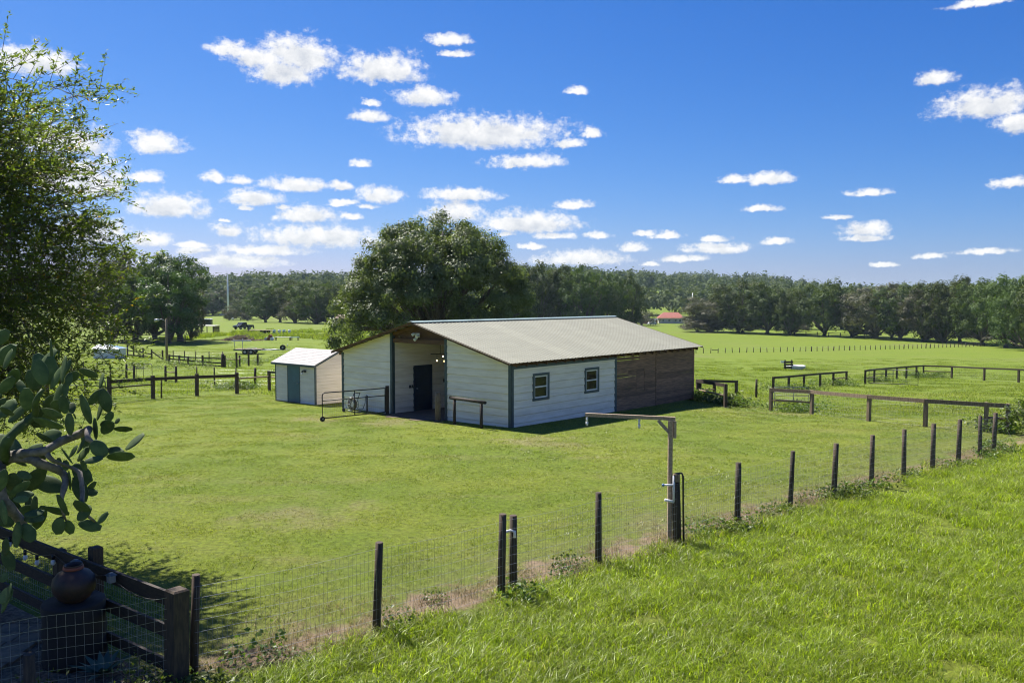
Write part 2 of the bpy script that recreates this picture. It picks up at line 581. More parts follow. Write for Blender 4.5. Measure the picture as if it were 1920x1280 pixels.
def mat_blade(name, gain, lush, trans=.45, dry=.0, rough=.5):
    m, t, b = mat_new(name)
    c, dirt, p = grass_colour(t)
    at = t.nodes.new('ShaderNodeAttribute')
    at.attribute_name = 'rnd'
    c = V('MULTIPLY', c, gain, tree=t)
    if lush:
        pn = ramp(t, noise(t, p, .8, 5, .65), .35, .68)
        lc = mix(t, pn, lush[:3], tuple(q*.72 for q in lush[:3]))
        c = mix(t, lush[3], c, lc)
    hs = t.nodes.new('ShaderNodeHueSaturation')
    t.links.new(M('MULTIPLY_ADD', at.outputs['Fac'], 1.25, .42, tree=t), hs.inputs['Value'])
    t.links.new(M('MULTIPLY_ADD', at.outputs['Fac'], -.02, .508, tree=t), hs.inputs['Hue'])
    t.links.new(c, hs.inputs['Color'])
    c = hs.outputs[0]
    if dry:
        c = mix(t, M('GREATER_THAN', at.outputs['Fac'], 1 - dry, tree=t), c, (.34, .33, .17))
    t.links.new(c, b.inputs['Base Color'])
    b.inputs['Roughness'].default_value = rough
    b.inputs['Specular IOR Level'].default_value = .45
    tr = t.nodes.new('ShaderNodeBsdfTranslucent')
    t.links.new(V('MULTIPLY', c, (1.35, 1.4, .5), tree=t), tr.inputs[0])
    ms = t.nodes.new('ShaderNodeMixShader')
    ms.inputs[0].default_value = trans
    t.links.new(b.outputs[0], ms.inputs[1])
    t.links.new(tr.outputs[0], ms.inputs[2])
    t.links.new(ms.outputs[0], t.nodes['Material Output'].inputs[0])
    return m


MT = {}
MT['ground'] = mat_ground()
MT['lawn'] = mat_blade('lawn_blade', (1.0, 1.0, 1.0), None, .42, 0, .38)
MT['tall'] = mat_blade('tall_blade', (1.0, 1.0, 1.0), (.27, .365, .018, .82), .55, .08, .40)
MT['pasture'] = mat_blade('pasture_blade', (1.0, 1.0, 1.0), (.165, .222, .018, .45), .5, .04)
MT['white'] = simple('white_siding_paint', (.88, .80, .665), (.74, .66, .53), .55, 1.6, (.5, .5, 4), vary=.05)
MT['shedwhite'] = simple('cream_siding_paint', (.72, .67, .60), (.64, .59, .52), .6, 2, (.5, .5, 4), vary=.04)
MT['trim'] = simple('slate_blue_trim', (.045, .075, .085), (.03, .055, .065), .5, 4)
MT['teal'] = simple('teal_door_paint', (.035, .115, .16), (.03, .095, .135), .5, 3)
MT['navy'] = simple('navy_door_paint', (.012, .028, .06), (.009, .02, .045), .45, 3)
MT['roof'] = simple('galvanised_roof_sheet', (.318, .312, .240), (.298, .292, .225), .52, 1.3, (.25, 1.6, 1), metal=.0, spec=.2, vary=.10)
MT['ridge'] = simple('pale_teal_ridge_cap', (.28, .37, .35), (.23, .31, .29), .5, 2)
MT['shedroof'] = simple('pale_shingle_roof', (.44, .415, .395), (.36, .335, .32), .85, 9, bump=.3)
MT['rawwood'] = simple('brown_raw_timber', (.15, .075, .035), (.08, .04, .02), .8, 5, (.6, .6, 8))
MT['barnwood'] = simple('weathered_barn_plank', (.30, .168, .096), (.135, .08, .048), .85, 3, (.6, 4, 12), bump=.3, vary=.55)
MT['post'] = simple('weathered_fence_timber', (.078, .052, .031), (.038, .027, .018), .85, 7, (5, 5, .8), bump=.3, vary=.35)
MT['rail'] = simple('dark_stained_board', (.044, .028, .017), (.022, .015, .010), .8, 6, (2, 2, 8), bump=.2, vary=.3)
MT['greywood'] = simple('silvered_timber', (.25, .18, .115), (.135, .097, .062), .85, 6, (6, 6, 1), bump=.3, vary=.25)
MT['washwood'] = simple('sun_bleached_pole', (.42, .31, .21), (.27, .195, .13), .8, 8, (3, 3, 3), bump=.3)
MT['wire'] = simple('galvanised_wire', (.42, .43, .45), (.30, .31, .33), .4, 30, metal=.6)
MT['black'] = simple('black_pipe_paint', (.014, .014, .016), (.009, .009, .01), .4, 5)
MT['pipe'] = simple('grey_green_pipe', (.10, .12, .12), (.06, .075, .075), .45, 5)
MT['steel'] = simple('galvanised_steel', (.45, .46, .48), (.33, .34, .36), .4, 5, metal=.5)
MT['rubber'] = simple('tyre_rubber', (.015, .015, .015), (.022, .02, .018), .85, 8)
MT['pvc'] = simple('white_pvc', (.72, .73, .75), (.6, .61, .63), .35, 8)
MT['plastic'] = simple('white_plastic', (.75, .75, .74), (.66, .66, .65), .4, 3)
MT['soil'] = simple('bare_earth', (.14, .10, .072), (.085, .06, .045), .95, 3.5, bump=.6)
MT['mulch'] = simple('mulch_and_leaf_litter', (.07, .042, .025), (.20, .135, .08), .95, 16, bump=.8)
MT['paver'] = simple('garden_paver', (.24, .165, .10), (.145, .10, .062), .85, 7, bump=.3, vary=.3)
MT['clay'] = simple('aged_clay', (.060, .027, .017), (.024, .017, .013), .6, 5, bump=.3)
MT['dark'] = simple('black_timber_drum', (.02, .016, .014), (.012, .01, .009), .8, 5)
MT['bark'] = simple('oak_bark', (.13, .105, .08), (.06, .05, .038), .9, 5, (3, 3, 1), bump=.6)
MT['cactus'] = simple('cactus_pad_skin', (.095, .138, .050), (.055, .088, .034), .62, 7, bump=.15, vary=.5, spec=.15)
def spotted(m):
    # pale areoles in rows over the pads
    t = m.node_tree
    b = t.nodes['Principled BSDF']
    old = b.inputs['Base Color'].links[0].from_socket
    tc = t.nodes.new('ShaderNodeTexCoord')
    vo = t.nodes.new('ShaderNodeTexVoronoi')
    vo.inputs['Scale'].default_value = 9
    t.links.new(V('MULTIPLY', tc.outputs['Object'], (.9, .3, 1.5), tree=t), vo.inputs['Vector'])
    sp = M('LESS_THAN', vo.outputs['Distance'], .11, tree=t)
    c = mix(t, M('MULTIPLY', sp, .6, tree=t), old, (.30, .27, .17))
    sc = ramp(t, noise(t, wpos(t), 3.5, 5, .7), .60, .72)
    c = mix(t, M('MULTIPLY', sc, .55, tree=t), c, (.17, .14, .075))
    t.links.new(c, b.inputs['Base Color'])


spotted(MT['cactus'])
MT['corky'] = simple('corky_cactus_stem', (.22, .185, .16), (.09, .085, .06), .85, 8, bump=.5)
MT['agave'] = simple('agave_leaf', (.06, .105, .06), (.08, .13, .075), .5, 3)
MT['rust'] = simple('rusty_red_sheet', (.28, .075, .04), (.19, .05, .03), .6, 3)
MT['tile'] = simple('red_tile_roof', (.36, .10, .065), (.26, .075, .05), .7, 2)
MT['plaster'] = simple('pale_render', (.55, .50, .44), (.47, .43, .38), .8, 1)
MT['carpaint'] = simple('dark_blue_car_paint', (.012, .018, .035), (.010, .014, .028), .25, 2)
MT['silver'] = simple('silver_car_paint', (.55, .56, .58), (.5, .5, .52), .3, 2)
MT['brush'] = simple('dead_brush', (.17, .115, .085), (.09, .065, .05), .9, 4)
MT['bluep'] = simple('faded_blue_plastic', (.10, .22, .40), (.08, .17, .32), .5, 3)
m, t, b = mat_new('window_glass')
b.inputs['Base Color'].default_value = (.02, .025, .022, 1)
b.inputs['Roughness'].default_value = .04
b.inputs['Alpha'].default_value = .6
MT['glass'] = m
m, t, b = mat_new('lit_bulb')
b.inputs['Base Color'].default_value = (1, .8, .5, 1)
b.inputs['Emission Color'].default_value = (1, .72, .32, 1)
b.inputs['Emission Strength'].default_value = 2.5
MT['bulb'] = m


# ------------------------------------------------------------------ ground sheet
def make_ground():
    def axis(lim_near, step, lim_far, neg):
        a = list(np.arange(0, lim_near + step, step))
        s = step
        while a[-1] < lim_far:
            s *= 1.09
            a.append(a[-1] + s)
        if neg:
            return sorted(set([-v for v in a] + a))
        return a
    xs = axis(45, 1.0, 6000, True)
    ys = [-v for v in axis(20, 2.0, 400, False)[::-1]][:-1] + axis(60, 1.0, 7000, False)
    vs = np.array([(x, y, gz(x, y)) for y in ys for x in xs])
    nx = len(xs)
    i = np.arange(len(ys) - 1)[:, None] * nx + np.arange(nx - 1)[None, :]
    i = i.ravel()
    fs = np.stack([i, i + 1, i + 1 + nx, i + nx], 1)
    structure(link('ground', npmesh('ground', vs, fs, MT['ground'], smooth=True)))


make_ground()


# ------------------------------------------------------------------ grass (uncountable: one object each, blades instanced as tufts)
def blades(n, rad, hmin, hmax, wid, lean, seg, rng, mat, name, clump=0):
    a = rng.uniform(0, 2*np.pi, n)
    r = rad * np.sqrt(rng.uniform(0, 1, n))
    base = np.stack([r*np.cos(a), r*np.sin(a), np.full(n, -.02)], 1)
    if clump:
        ci = rng.integers(0, n // clump, n)
        base[:, :2] = base[ci, :2] + rng.normal(0, .022, (n, 2))
    h = rng.uniform(hmin, hmax, n)
    la = rng.uniform(0, 2*np.pi, n)
    ld = np.stack([np.cos(la), np.sin(la), 0*la], 1)
    ln = rng.uniform(.15, 1, n)[:, None] * lean * h[:, None]
    fa = la + np.pi/2 + rng.uniform(-.9, .9, n)
    side = np.stack([np.cos(fa), np.sin(fa), 0*fa], 1) * (wid * rng.uniform(.6, 1.3, n))[:, None] / 2
    up = np.array((0, 0, 1.))
    vs = []
    K = 2 * seg + 1
    for k in range(seg + 1):
        s = k / seg
        c = base + up * (h[:, None] * (s - .28 * lean * s * s)) + ld * ln * s * s
        wk = side * (1 - s ** 1.6)
        if k < seg:
            vs += [c - wk, c + wk]
        else:
            vs += [c]
    vs = np.stack(vs, 1).reshape(-1, 3)
    o = (np.arange(n) * K)[:, None]
    tri = []
    for k in range(seg - 1):
        tri += [(2*k, 2*k+1, 2*k+3), (2*k, 2*k+3, 2*k+2)]
    tri.append((2*seg-2, 2*seg-1, 2*seg))
    fs = np.concatenate([o + np.array(q)[None, :] for q in tri], 0)
    return npmesh(name, vs, fs, mat, np.repeat(rng.uniform(0, 1, n), K))


def gn_scatter(name, pts, rots, scls, meshes, label):
    me = bpy.data.meshes.new(name)
    me.vertices.add(len(pts))
    me.vertices.foreach_set('co', np.asarray(pts, np.float32).ravel())
    for an, val, ty in (('rot', rots, 'FLOAT_VECTOR'), ('scl', scls, 'FLOAT'), ('pick', RNG.integers(0, len(meshes), len(pts)), 'INT')):
        at = me.attributes.new(an, ty, 'POINT')
        at.data.foreach_set('vector' if ty == 'FLOAT_VECTOR' else 'value', np.asarray(val, np.int32 if ty == 'INT' else np.float32).ravel())
    for q in meshes[:1]:
        me.materials.append(q.materials[0])
    o = link(name, me)
    col = bpy.data.collections.new(name + '_tufts')
    for k, q in enumerate(meshes):
        p = bpy.data.objects.new('%s_tuft_%d' % (name, k), q)
        col.objects.link(p)
    g = bpy.data.node_groups.new(name + '_scatter', 'GeometryNodeTree')
    g.interface.new_socket('Geometry', in_out='INPUT', socket_type='NodeSocketGeometry')
    g.interface.new_socket('Geometry', in_out='OUTPUT', socket_type='NodeSocketGeometry')
    gi, go = g.nodes.new('NodeGroupInput'), g.nodes.new('NodeGroupOutput')
    ci = g.nodes.new('GeometryNodeCollectionInfo')
    ci.inputs['Collection'].default_value = col
    ci.inputs['Separate Children'].default_value = True
    ci.inputs['Reset Children'].default_value = True
    ip = g.nodes.new('GeometryNodeInstanceOnPoints')
    ip.inputs['Pick Instance'].default_value = True

    def named(an, ty):
        n = g.nodes.new('GeometryNodeInputNamedAttribute')
        n.data_type = ty
        n.inputs['Name'].default_value = an
        return n.outputs['Attribute']
    g.links.new(gi.outputs[0], ip.inputs['Points'])
    g.links.new(ci.outputs[0], ip.inputs['Instance'])
    g.links.new(named('pick', 'INT'), ip.inputs['Instance Index'])
    g.links.new(named('rot', 'FLOAT_VECTOR'), ip.inputs['Rotation'])
    g.links.new(named('scl', 'FLOAT'), ip.inputs['Scale'])
    g.links.new(ip.outputs[0], go.inputs[0])
    md = o.modifiers.new('scatter', 'NODES')
    md.node_group = g
    tag(o, label, 'grass')
    return stuff(o)


def fence_s(x, y):
    return FN[0]*(x - F0[0]) + FN[1]*(y - F0[1])


BYAW = .857
BC = (-.035, 30.57, -.25)
CB, SB = math.cos(BYAW), math.sin(BYAW)


def b_local(x, y):
    dx, dy = x - BC[0], y - BC[1]
    return dx*CB + dy*SB, -dx*SB + dy*CB


def in_building(x, y):
    a, b_ = b_local(x, y)
    if -.1 < a < 14.0 and -.1 < b_ < 10.2:
        return True
    return False


GA, GB, GCRN = (-3.97, 9.53), (-6.9, 11.7), (-5.17, 8.87)


def in_garden(x, y):
    # behind the board fence corner: below the line corner->far rail end and left of the mesh line
    d = ((GB[0]-GA[0])*(y-GA[1]) - (GB[1]-GA[1])*(x-GA[0]))
    return x < -3.9 and d > 0.0 and y < 16


def scatter_pts(x0, x1, y0, y1, dens, test):
    n = int((x1-x0)*(y1-y0)*dens)
    xs = RNG.uniform(x0, x1, n)
    ys = RNG.uniform(y0, y1, n)
    out = []
    for x, y in zip(xs, ys):
        # only ground the place shows: a wide fan in front of the camera
        if abs(x) > .78*y + 3:
            continue
        if test(x, y):
            out.append((x, y, gz(x, y)))
    return np.array(out)


def rand_rot(n, tilt=.0):
    return np.stack([RNG.normal(0, tilt, n), RNG.normal(0, tilt, n), RNG.uniform(0, 2*np.pi, n)], 1)


def make_grass():
    r = np.random.default_rng(5)
    lawn = [blades(420, .5, .025, .075, .016, 1.1, 1, r, MT['lawn'], 'lawn_tuft', 7) for _ in range(6)]
    # cluster noise so that bare earth stays bare along the fence
    ph = r.uniform(0, 6, 6)

    def bare(x, y):
        s = fence_s(x, y)
        q = math.sin(x*1.7+ph[0]) + math.sin(y*2.1+ph[1]) + math.sin((x+y)*1.1+ph[2])
        return abs(s - .3) < .75 and q > -.5

    def t_lawn(x, y):
        if fence_s(x, y) < -.05 or in_building(x, y) or in_garden(x, y) or y > 44:
            return False
        if bare(x, y) and random.random() < .75:
            return False
        return True
    p = scatter_pts(-36, 30, 7, 44, 3.4, t_lawn)
    gn_scatter('lawn_grass', p, rand_rot(len(p)), RNG.uniform(.75, 1.25, len(p)), lawn, 'short mown green lawn around the barn inside the wire fence')

    tall = [blades(270, .42, .08, .29, .012, 1.35, 4, r, MT['tall'], 'tall_tuft') for _ in range(6)]

    def t_tall(x, y):
        s = fence_s(x, y)
        if s > -.15 or y > 34 or y < 5:
            return False
        if s > -.7:
            return random.random() < .35
        return True
    p = scatter_pts(-5, 26, 6, 33, 8.5, t_tall)
    gn_scatter('tall_grass', p, rand_rot(len(p), .06), RNG.uniform(.65, 1.2, len(p)) * np.clip(1 + (p[:, 1]-16)*.012, .9, 1.25), tall, 'long bright green grass this side of the wire fence')

    past = [blades(260, 1.3, .05, .15, .03, .9, 2, r, MT['pasture'], 'pasture_tuft') for _ in range(5)]

    def t_past(x, y):
        if in_building(x, y) or fence_s(x, y) < 0:
            return False
        if y < 44 and not (x > 14 and y > 34):
            return False
        return random.random() < min(1, max(.12, 1.25 - y / 115))
    p = scatter_pts(-80, 80, 30, 135, .62, t_past)
    gn_scatter('pasture_grass', p, rand_rot(len(p)), RNG.uniform(.6, 1.2, len(p)), past, 'green paddock grass beyond the lawn and behind the barn')

    rough = [blades(150, 1.4, .25, .75, .07, .7, 2, r, MT['pasture'], 'rough_tuft') for _ in range(4)]
    pts = []
    for k in range(520):
        x, y = random.uniform(-64, -16), random.gauss(165, 16)
        if y > 143 and math.sin(x*.5)+math.sin(y*.23+x*.1) > -.9:
            pts.append((x, y, gz(x, y)))
    for k in range(70):
        x, y = random.gauss(33.5, 2.2), random.gauss(99, 1.6)
        if abs(x-34) > .9:
            pts.append((x, y, gz(x, y)))
    p = np.array(pts)
    gn_scatter('rough_grass', p, rand_rot(len(p), .05), RNG.uniform(.5, 1.3, len(p)) * np.where(p[:, 1] < 120, .45, 1), rough, 'rough unmown grass around the brush pile and the water trough')
    straw = [blades(60, .3, .06, .2, .008, 1.3, 3, r, MT['straw'], 'straw_tuft') for _ in range(4)]
    pts = []
    for k in range(330):
        u = random.random() * 25.5
        s = random.gauss(.2, .3)
        x, y = F0[0] + .7705*u + FN[0]*s, F0[1] + .6374*u + FN[1]*s
        pts.append((x, y, gz(x, y)))
    p = np.array(pts)
    gn_scatter('dry_grass', p, rand_rot(len(p), .1), RNG.uniform(.5, 1.2, len(p)), straw, 'dry straw coloured grass along the foot of the wire fence')

    # broad-leaved weeds and long rough grass under the wire fence, and round the paddock fences
    ws = []
    for k in range(4):
        n = 110
        a, rr = r.uniform(0, 6.283, n), .28*np.sqrt(r.uniform(0, 1, n))
        c = np.stack([rr*np.cos(a), rr*np.sin(a), r.uniform(.02, .2, n)], 1)
        ws.append(leaf_quads('weed_tuft', c, r.normal(0, 1, (n, 3)) + np.array((0, 0, 1.3)), .055, .6, MT['weed'], r))
    pts = []
    for k in range(80):
        u = random.random() * 25.5
        s = random.gauss(-.12, .22)
        x, y = F0[0] + .7705*u + FN[0]*s, F0[1] + .6374*u + FN[1]*s
        if math.sin(u*1.3) + math.sin(u*.53+1) > -.5 or random.random() < .2:
            pts.append((x, y, gz(x, y)))
    for (cx, cy, n, rad) in ((10.6, 40.5, 26, .9), (9.3, 41.6, 14, .5), (17.9, 30.0, 12, .6), (15.6, 26.2, 8, .5), (8.0, 19.2, 8, .4), (-17.2, 51, 22, 1.4), (19.5, 57.5, 16, 1.6), (26, 66, 16, 1.5), (32.5, 73, 16, 1.8), (41, 80.5, 22, 2.4), (13.2, 38.2, 14, .7), (-3.7, 9.3, 14, .5)):
        for k in range(n):
            x, y = random.gauss(cx, rad*.6), random.gauss(cy, rad*.6)
            pts.append((x, y, gz(x, y)))
    for k in range(60):
        x, y = random.uniform(-40, -26), random.uniform(80, 95)
        pts.append((x, y, gz(x, y)))
    p = np.array(pts)
    sc = RNG.uniform(.6, 1.5, len(p)) * np.where(p[:, 1] > 28, 1.9, 1.0)
    gn_scatter('fence_weeds', p, rand_rot(len(p), .1), sc, ws, 'leafy weeds growing along the foot of the fences')


# ------------------------------------------------------------------ leaves
def leaf_quads(name, c, nrm, size, aspect, mat, rng, jitter=.35, along=None):
    """one diamond-shaped leaf (two triangles creased at the midrib) per centre"""
    n = len(c)
    nrm = nrm / np.maximum(np.linalg.norm(nrm, axis=1, keepdims=True), 1e-6)
    t = along if along is not None else rng.normal(0, 1, (n, 3))
    t = t - nrm * np.sum(t * nrm, 1, keepdims=True)
    t /= np.maximum(np.linalg.norm(t, axis=1, keepdims=True), 1e-6)
    b = np.cross(nrm, t)
    s = (size * (1 + rng.uniform(-jitter, jitter, n)))[:, None] / 2
    vs = np.stack([c - t*s, c - b*s*aspect + nrm*s*.18 - t*s*.1, c + t*s, c + b*s*aspect + nrm*s*.18 - t*s*.1], 1).reshape(-1, 3)
    o = (np.arange(n)*4)[:, None]
    fs = np.concatenate([o + np.array((0, 1, 2))[None], o + np.array((0, 2, 3))[None]], 0)
    return npmesh(name, vs, fs, mat, np.repeat(rng.uniform(0, 1, n), 4))


MT['straw'] = leafy('dead_grass', (.20, .165, .085), (.30, .25, .13), .35, .6, nscale=2, tcol=(1.2, 1.1, .8))
MT['weed'] = leafy('weed_leaf', (.07, .11, .02), (.12, .16, .035), .4, nscale=.8)
MT['oakleaf'] = leafy('live_oak_leaf', (.082, .120, .042), (.150, .184, .078), .34, .5, nscale=.35, spec=.35)
MT['laurel'] = leafy('laurel_oak_leaf', (.074, .104, .020), (.132, .158, .034), .5, .36, cc=(.26, .15, .03), nscale=1.2, spec=.55)
MT['farleaf'] = leafy('tree_line_leaf', (.048, .078, .022), (.092, .118, .038), .26, .65, spec=.15, nscale=.12)
MT['mossleaf'] = leafy('mossy_grey_leaf', (.085, .088, .058), (.130, .122, .088), .2, .6, nscale=.15, spec=.12)
MT['hillleaf'] = leafy('far_wood_leaf', (.066, .106, .040), (.125, .160, .062), .15, .8, spec=.08, nscale=.03)
MT['lushleaf'] = leafy('bright_leaf', (.045, .086, .022), (.085, .122, .030), .28, .5, nscale=.2)
make_grass()


# ------------------------------------------------------------------ barn
def clip_poly(poly, a, b):
    """keep the part of a (u,z) polygon with z <= a + b*u"""
    out = []
    n = len(poly)
    for i in range(n):
        p, q = poly[i], poly[(i+1) % n]
        dp, dq = a + b*p[0] - p[1], a + b*q[0] - q[1]
        if dp >= 0:
            out.append(p)
        if dp * dq < 0:
            t = dp / (dp - dq)
            out.append((p[0] + (q[0]-p[0])*t, p[1] + (q[1]-p[1])*t))
    return out


def wall_map(axis, val, sign):
    """(u,z,off) -> local point on the plane axis=val, off metres out along sign"""
    if axis == 0:
        return lambda u, z, o: (val + sign*o, u, z)
    return lambda u, z, o: (u, val + sign*o, z)


def subtract(u0, u1, z0, z1, holes):
    rects = [(u0, u1, z0, z1)]
    for (a, b, c, d) in holes:
        nr = []
        for (p, q, r, s) in rects:
            if q <= a or p >= b or s <= c or r >= d:
                nr.append((p, q, r, s))
                continue
            if p < a:
                nr.append((p, a, r, s))
            if q > b:
                nr.append((b, q, r, s))
            if r < c:
                nr.append((max(p, a), min(q, b), r, c))
            if s > d:
                nr.append((max(p, a), min(q, b), d, s))
        rects = nr
    return [x for x in rects if x[1]-x[0] > .01 and x[3]-x[2] > .015]


def siding(parent, mp, u0, u1, zb, zt, step, mat, holes=(), clips=(), name='siding_board', lap=.026, groove=.024):
    z = zb
    while z < zt - .02:
        z1 = min(z + step, zt)
        for (a, b, c, d) in subtract(u0, u1, z, z1, holes):
            poly = [(a, c), (b, c), (b, d), (a, d)]
            for cl in clips:
                poly = clip_poly(poly, *cl)
                if len(poly) < 3:
                    break
            if len(poly) < 3:
                continue
            n = len(poly)
            vs = [mp(u, zz + (groove if zz < z + .001 else 0), .006 + lap*(1 - (zz - z)/step)) for u, zz in poly] + [mp(u, zz, 0) for u, zz in poly]
            fs = [tuple(range(n)), tuple(reversed(range(n, 2*n)))] + [(i, n+i, n+(i+1) % n, (i+1) % n) for i in range(n)]
            MB().add(vs, fs).build(name, mat, parent)
        z = z1


def slab(parent, mp, u0, u1, z0, z1, th, mat, name, holes=(), clips=(), off=0.0):
    mb = MB()
    for (a, b, c, d) in subtract(u0, u1, z0, z1, holes):
        poly = [(a, c), (b, c), (b, d), (a, d)]
        for cl in clips:
            poly = clip_poly(poly, *cl)
        if len(poly) < 3:
            continue
        n = len(poly)
        vs = [mp(u, zz, off) for u, zz in poly] + [mp(u, zz, off - th) for u, zz in poly]
        mb.add(vs, [tuple(range(n)), tuple(reversed(range(n, 2*n)))] + [(i, n+i, n+(i+1) % n, (i+1) % n) for i in range(n)])
    return mb.build(name, mat, parent)


def strip(parent, mp, u0, u1, z0, z1, o0, o1, mat, name='trim_board', clips=()):
    poly = [(u0, z0), (u1, z0), (u1, z1), (u0, z1)]
    for cl in clips:
        poly = clip_poly(poly, *cl)
    n = len(poly)
    vs = [mp(u, z, o1) for u, z in poly] + [mp(u, z, o0) for u, z in poly]
    return MB().add(vs, [tuple(range(n)), tuple(reversed(range(n, 2*n)))] + [(i, n+i, n+(i+1) % n, (i+1) % n) for i in range(n)]).build(name, mat, parent)


def window(parent, mp, a, b, c, d):
    fr = MB()
    w_ = .10

    def rect(mb, u0, u1, z0, z1, o0, o1):
        vs = [mp(u, z, o) for o in (o0, o1) for u, z in ((u0, z0), (u1, z0), (u1, z1), (u0, z1))]
        mb.add(vs, [(0,3,2,1),(4,5,6,7),(0,1,5,4),(1,2,6,5),(2,3,7,6),(3,0,4,7)])
    rect(fr, a, a+w_, c, d, -.02, .045)
    rect(fr, b-w_, b, c, d, -.02, .045)
    rect(fr, a+w_, b-w_, d-w_, d, -.02, .045)
    rect(fr, a+w_, b-w_, c, c+w_, -.02, .048)
    wd = fr.build('window', MT['trim'], parent)
    sa = MB()
    i0, i1, j0, j1 = a+w_, b-w_, c+w_, d-w_
    s = .05
    rect(sa, i0, i0+s, j0, j1, -.03, .02)
    rect(sa, i1-s, i1, j0, j1, -.03, .02)
    rect(sa, i0+s, i1-s, j1-s, j1, -.03, .02)
    rect(sa, i0+s, i1-s, j0, j0+s, -.03, .024)
    jm = (j0+j1)/2
    rect(sa, i0+s, i1-s, jm-.025, jm+.025, -.03, .022)
    sa.build('sash', MT['plastic'], wd)
    for z0, z1 in ((j0+s, jm-.025), (jm+.025, j1-s)):
        p = MB()
        rect(p, i0+s, i1-s, z0, z1, -.012, -.006)
        p.build('pane', MT['glass'], wd)
    return wd


def make_barn():
    W, L = 10.1, 13.93
    ZE, SL = 2.60, .2634
    barn = thing('horse_barn', 'long low white and brown barn with pale ribbed metal roof on the lawn', 'barn', BC, BYAW)

    def zr(y):
        return ZE + SL*min(y, W - y)
    cl_r = (ZE - .075, SL)                      # right half of the gable: z <= a + b*y
    cl_l = (ZE - .075 + SL*W, -SL)              # left half
    front = wall_map(0, 0, -1)
    right = wall_map(1, 0, -1)
    # front walls either side of the drive-through
    siding(barn, front, .06, 3.42, -.12, 4, .285, MT['white'], clips=(cl_r,))
    siding(barn, front, 6.76, W-.06, -.12, 4, .285, MT['white'], clips=(cl_l,))
    slab(barn, front, 0, 3.42, -.2, 4, .09, MT['rawwood'], 'wall_backing', clips=((cl_r[0]-.01, SL),), off=-.004)
    slab(barn, front, 6.76, W, -.2, 4, .09, MT['rawwood'], 'wall_backing', clips=((cl_l[0]-.01, -SL),), off=-.004)
    # right white wall with two windows
    w1, w2 = (1.24, 2.26, .94, 2.0), (4.63, 5.66, .94, 2.0)
    siding(barn, right, .06, 6.9, -.12, 2.24, .285, MT['white'], holes=(w1, w2))
    slab(barn, right, .1, 6.93, -.2, 2.45, .08, MT['rawwood'], 'wall_backing', holes=(w1, w2), off=-.004)
    for h in (w1, w2):
        window(barn, right, *h)
    # trims
    strip(barn, right, -.03, .12, -.15, 2.36, 0, .034, MT['trim'])
    strip(barn, front, -.034, .11, -.15, 2.40, 0, .036, MT['trim'])
    strip(barn, front, W-.12, W+.03, -.15, 2.46, 0, .034, MT['trim'])
    strip(barn, right, .12, 6.86, 2.24, 2.35, 0, .034, MT['trim'])
    strip(barn, right, 6.86, 7.01, -.15, 2.36, -.02, .037, MT['trim'])
    strip(barn, front, 3.36, 3.50, -.15, 3.44, -.12, .034, MT['trim'], clips=(cl_r,))
    strip(barn, front, 6.66, 6.80, -.15, 3.44, -.12, .034, MT['trim'], clips=(cl_l,))
    # brown plank wall
    rr = random.Random(4)
    for (x0, x1) in ((7.02, 10.26), (10.36, L-.09)):
        z = -.1
        while z < 2.30:
            h = .15
            gap = .0012
            xs = [(x0, x1)]
            if x0 < 8:
                if z > 1.95:
                    gap = .0012
                    xs = [(x0, 8.9), (8.902, x1)]
                if .55 < z < 1.6:
                    xs = [(x0, 7.95), (7.952, 8.62), (8.626, 9.28), (9.30, x1)]
            for (a, b) in xs:
                gp = gap if not (z > .8 and x0 < 8 and a < 8 and rr.random() < (.9 if z > 1.9 else .45)) else (.02 if z > 1.9 else .011)
                dy = rr.uniform(0, .008)
                sag = rr.uniform(-.006, .006)
                vs = [(a, -.012-dy, z+gp), (b, -.012-dy, z+gp+sag), (b, .014, z+gp+sag), (a, .014, z+gp), (a, -.012-dy, z+h), (b, -.012-dy, z+h+sag), (b, .014, z+h+sag), (a, .014, z+h)]
                MB().add(vs, [(0,3,2,1),(4,5,6,7),(0,1,5,4),(1,2,6,5),(2,3,7,6),(3,0,4,7)]).build('plank', MT['barnwood'], barn)
            z += h
    for x in (10.31, L-.045):
        MB().box(x-.05, x+.05, -.035, .10, -.25, 2.46).build('wall_post', MT['barnwood'], barn)
    # eave header, rafters, purlins
    MB().box(.0, L, .0, .05, 2.365, 2.49).build('eave_header', MT['rawwood'], barn)
    MB().box(.0, L, W-.05, W, 2.365, 2.49).build('eave_header', MT['rawwood'], barn)
    for k in range(24):
        x = .04 + k*.6
        if x > L:
            break
        for s in (0, 1):
            ya, yb = (-.27, 5.03) if s == 0 else (W+.27, W-5.03)
            za = ZE - .13 + SL*(-.27)
            zb_ = ZE - .13 + SL*5.03
            MB().bar((x, ya, za), (x, yb, zb_), .045, .13).build('rafter', MT['rawwood'], barn)
    for s in (0, 1):
        for k in range(10):
            y = -.2 + k*.57
            yy = y if s == 0 else W - y
            z = ZE + SL*y - .048
            MB().bar((-.40, yy, z), (L+.40, yy, z), .09, .035).build('purlin', MT['rawwood'], barn)
    for x in (-.405, L+.405):
        for s in (0, 1):
            ya, yb = (-.28, 5.05) if s == 0 else (W+.28, W-5.05)
            MB().bar((x, ya, ZE-.055-SL*.28), (x, yb, ZE-.055+SL*5.05), .02, .10).build('barge_board', MT['rawwood'], barn)
    # roof sheets
    pw = (L + .9) / 16
    ang = math.atan(SL)
    ln = 5.36 / math.cos(ang)
    rib = pw / 4
    pr = []
    for k in range(4):
        c = (k+.5)*rib
        pr += [(k*rib, 0), (c-.030, 0), (c-.020, .016), (c+.020, .016), (c+.030, 0)]
    pr.append((pw-.001, 0))
    pr = [p for i, p in enumerate(pr) if i == 0 or p != pr[i-1]]
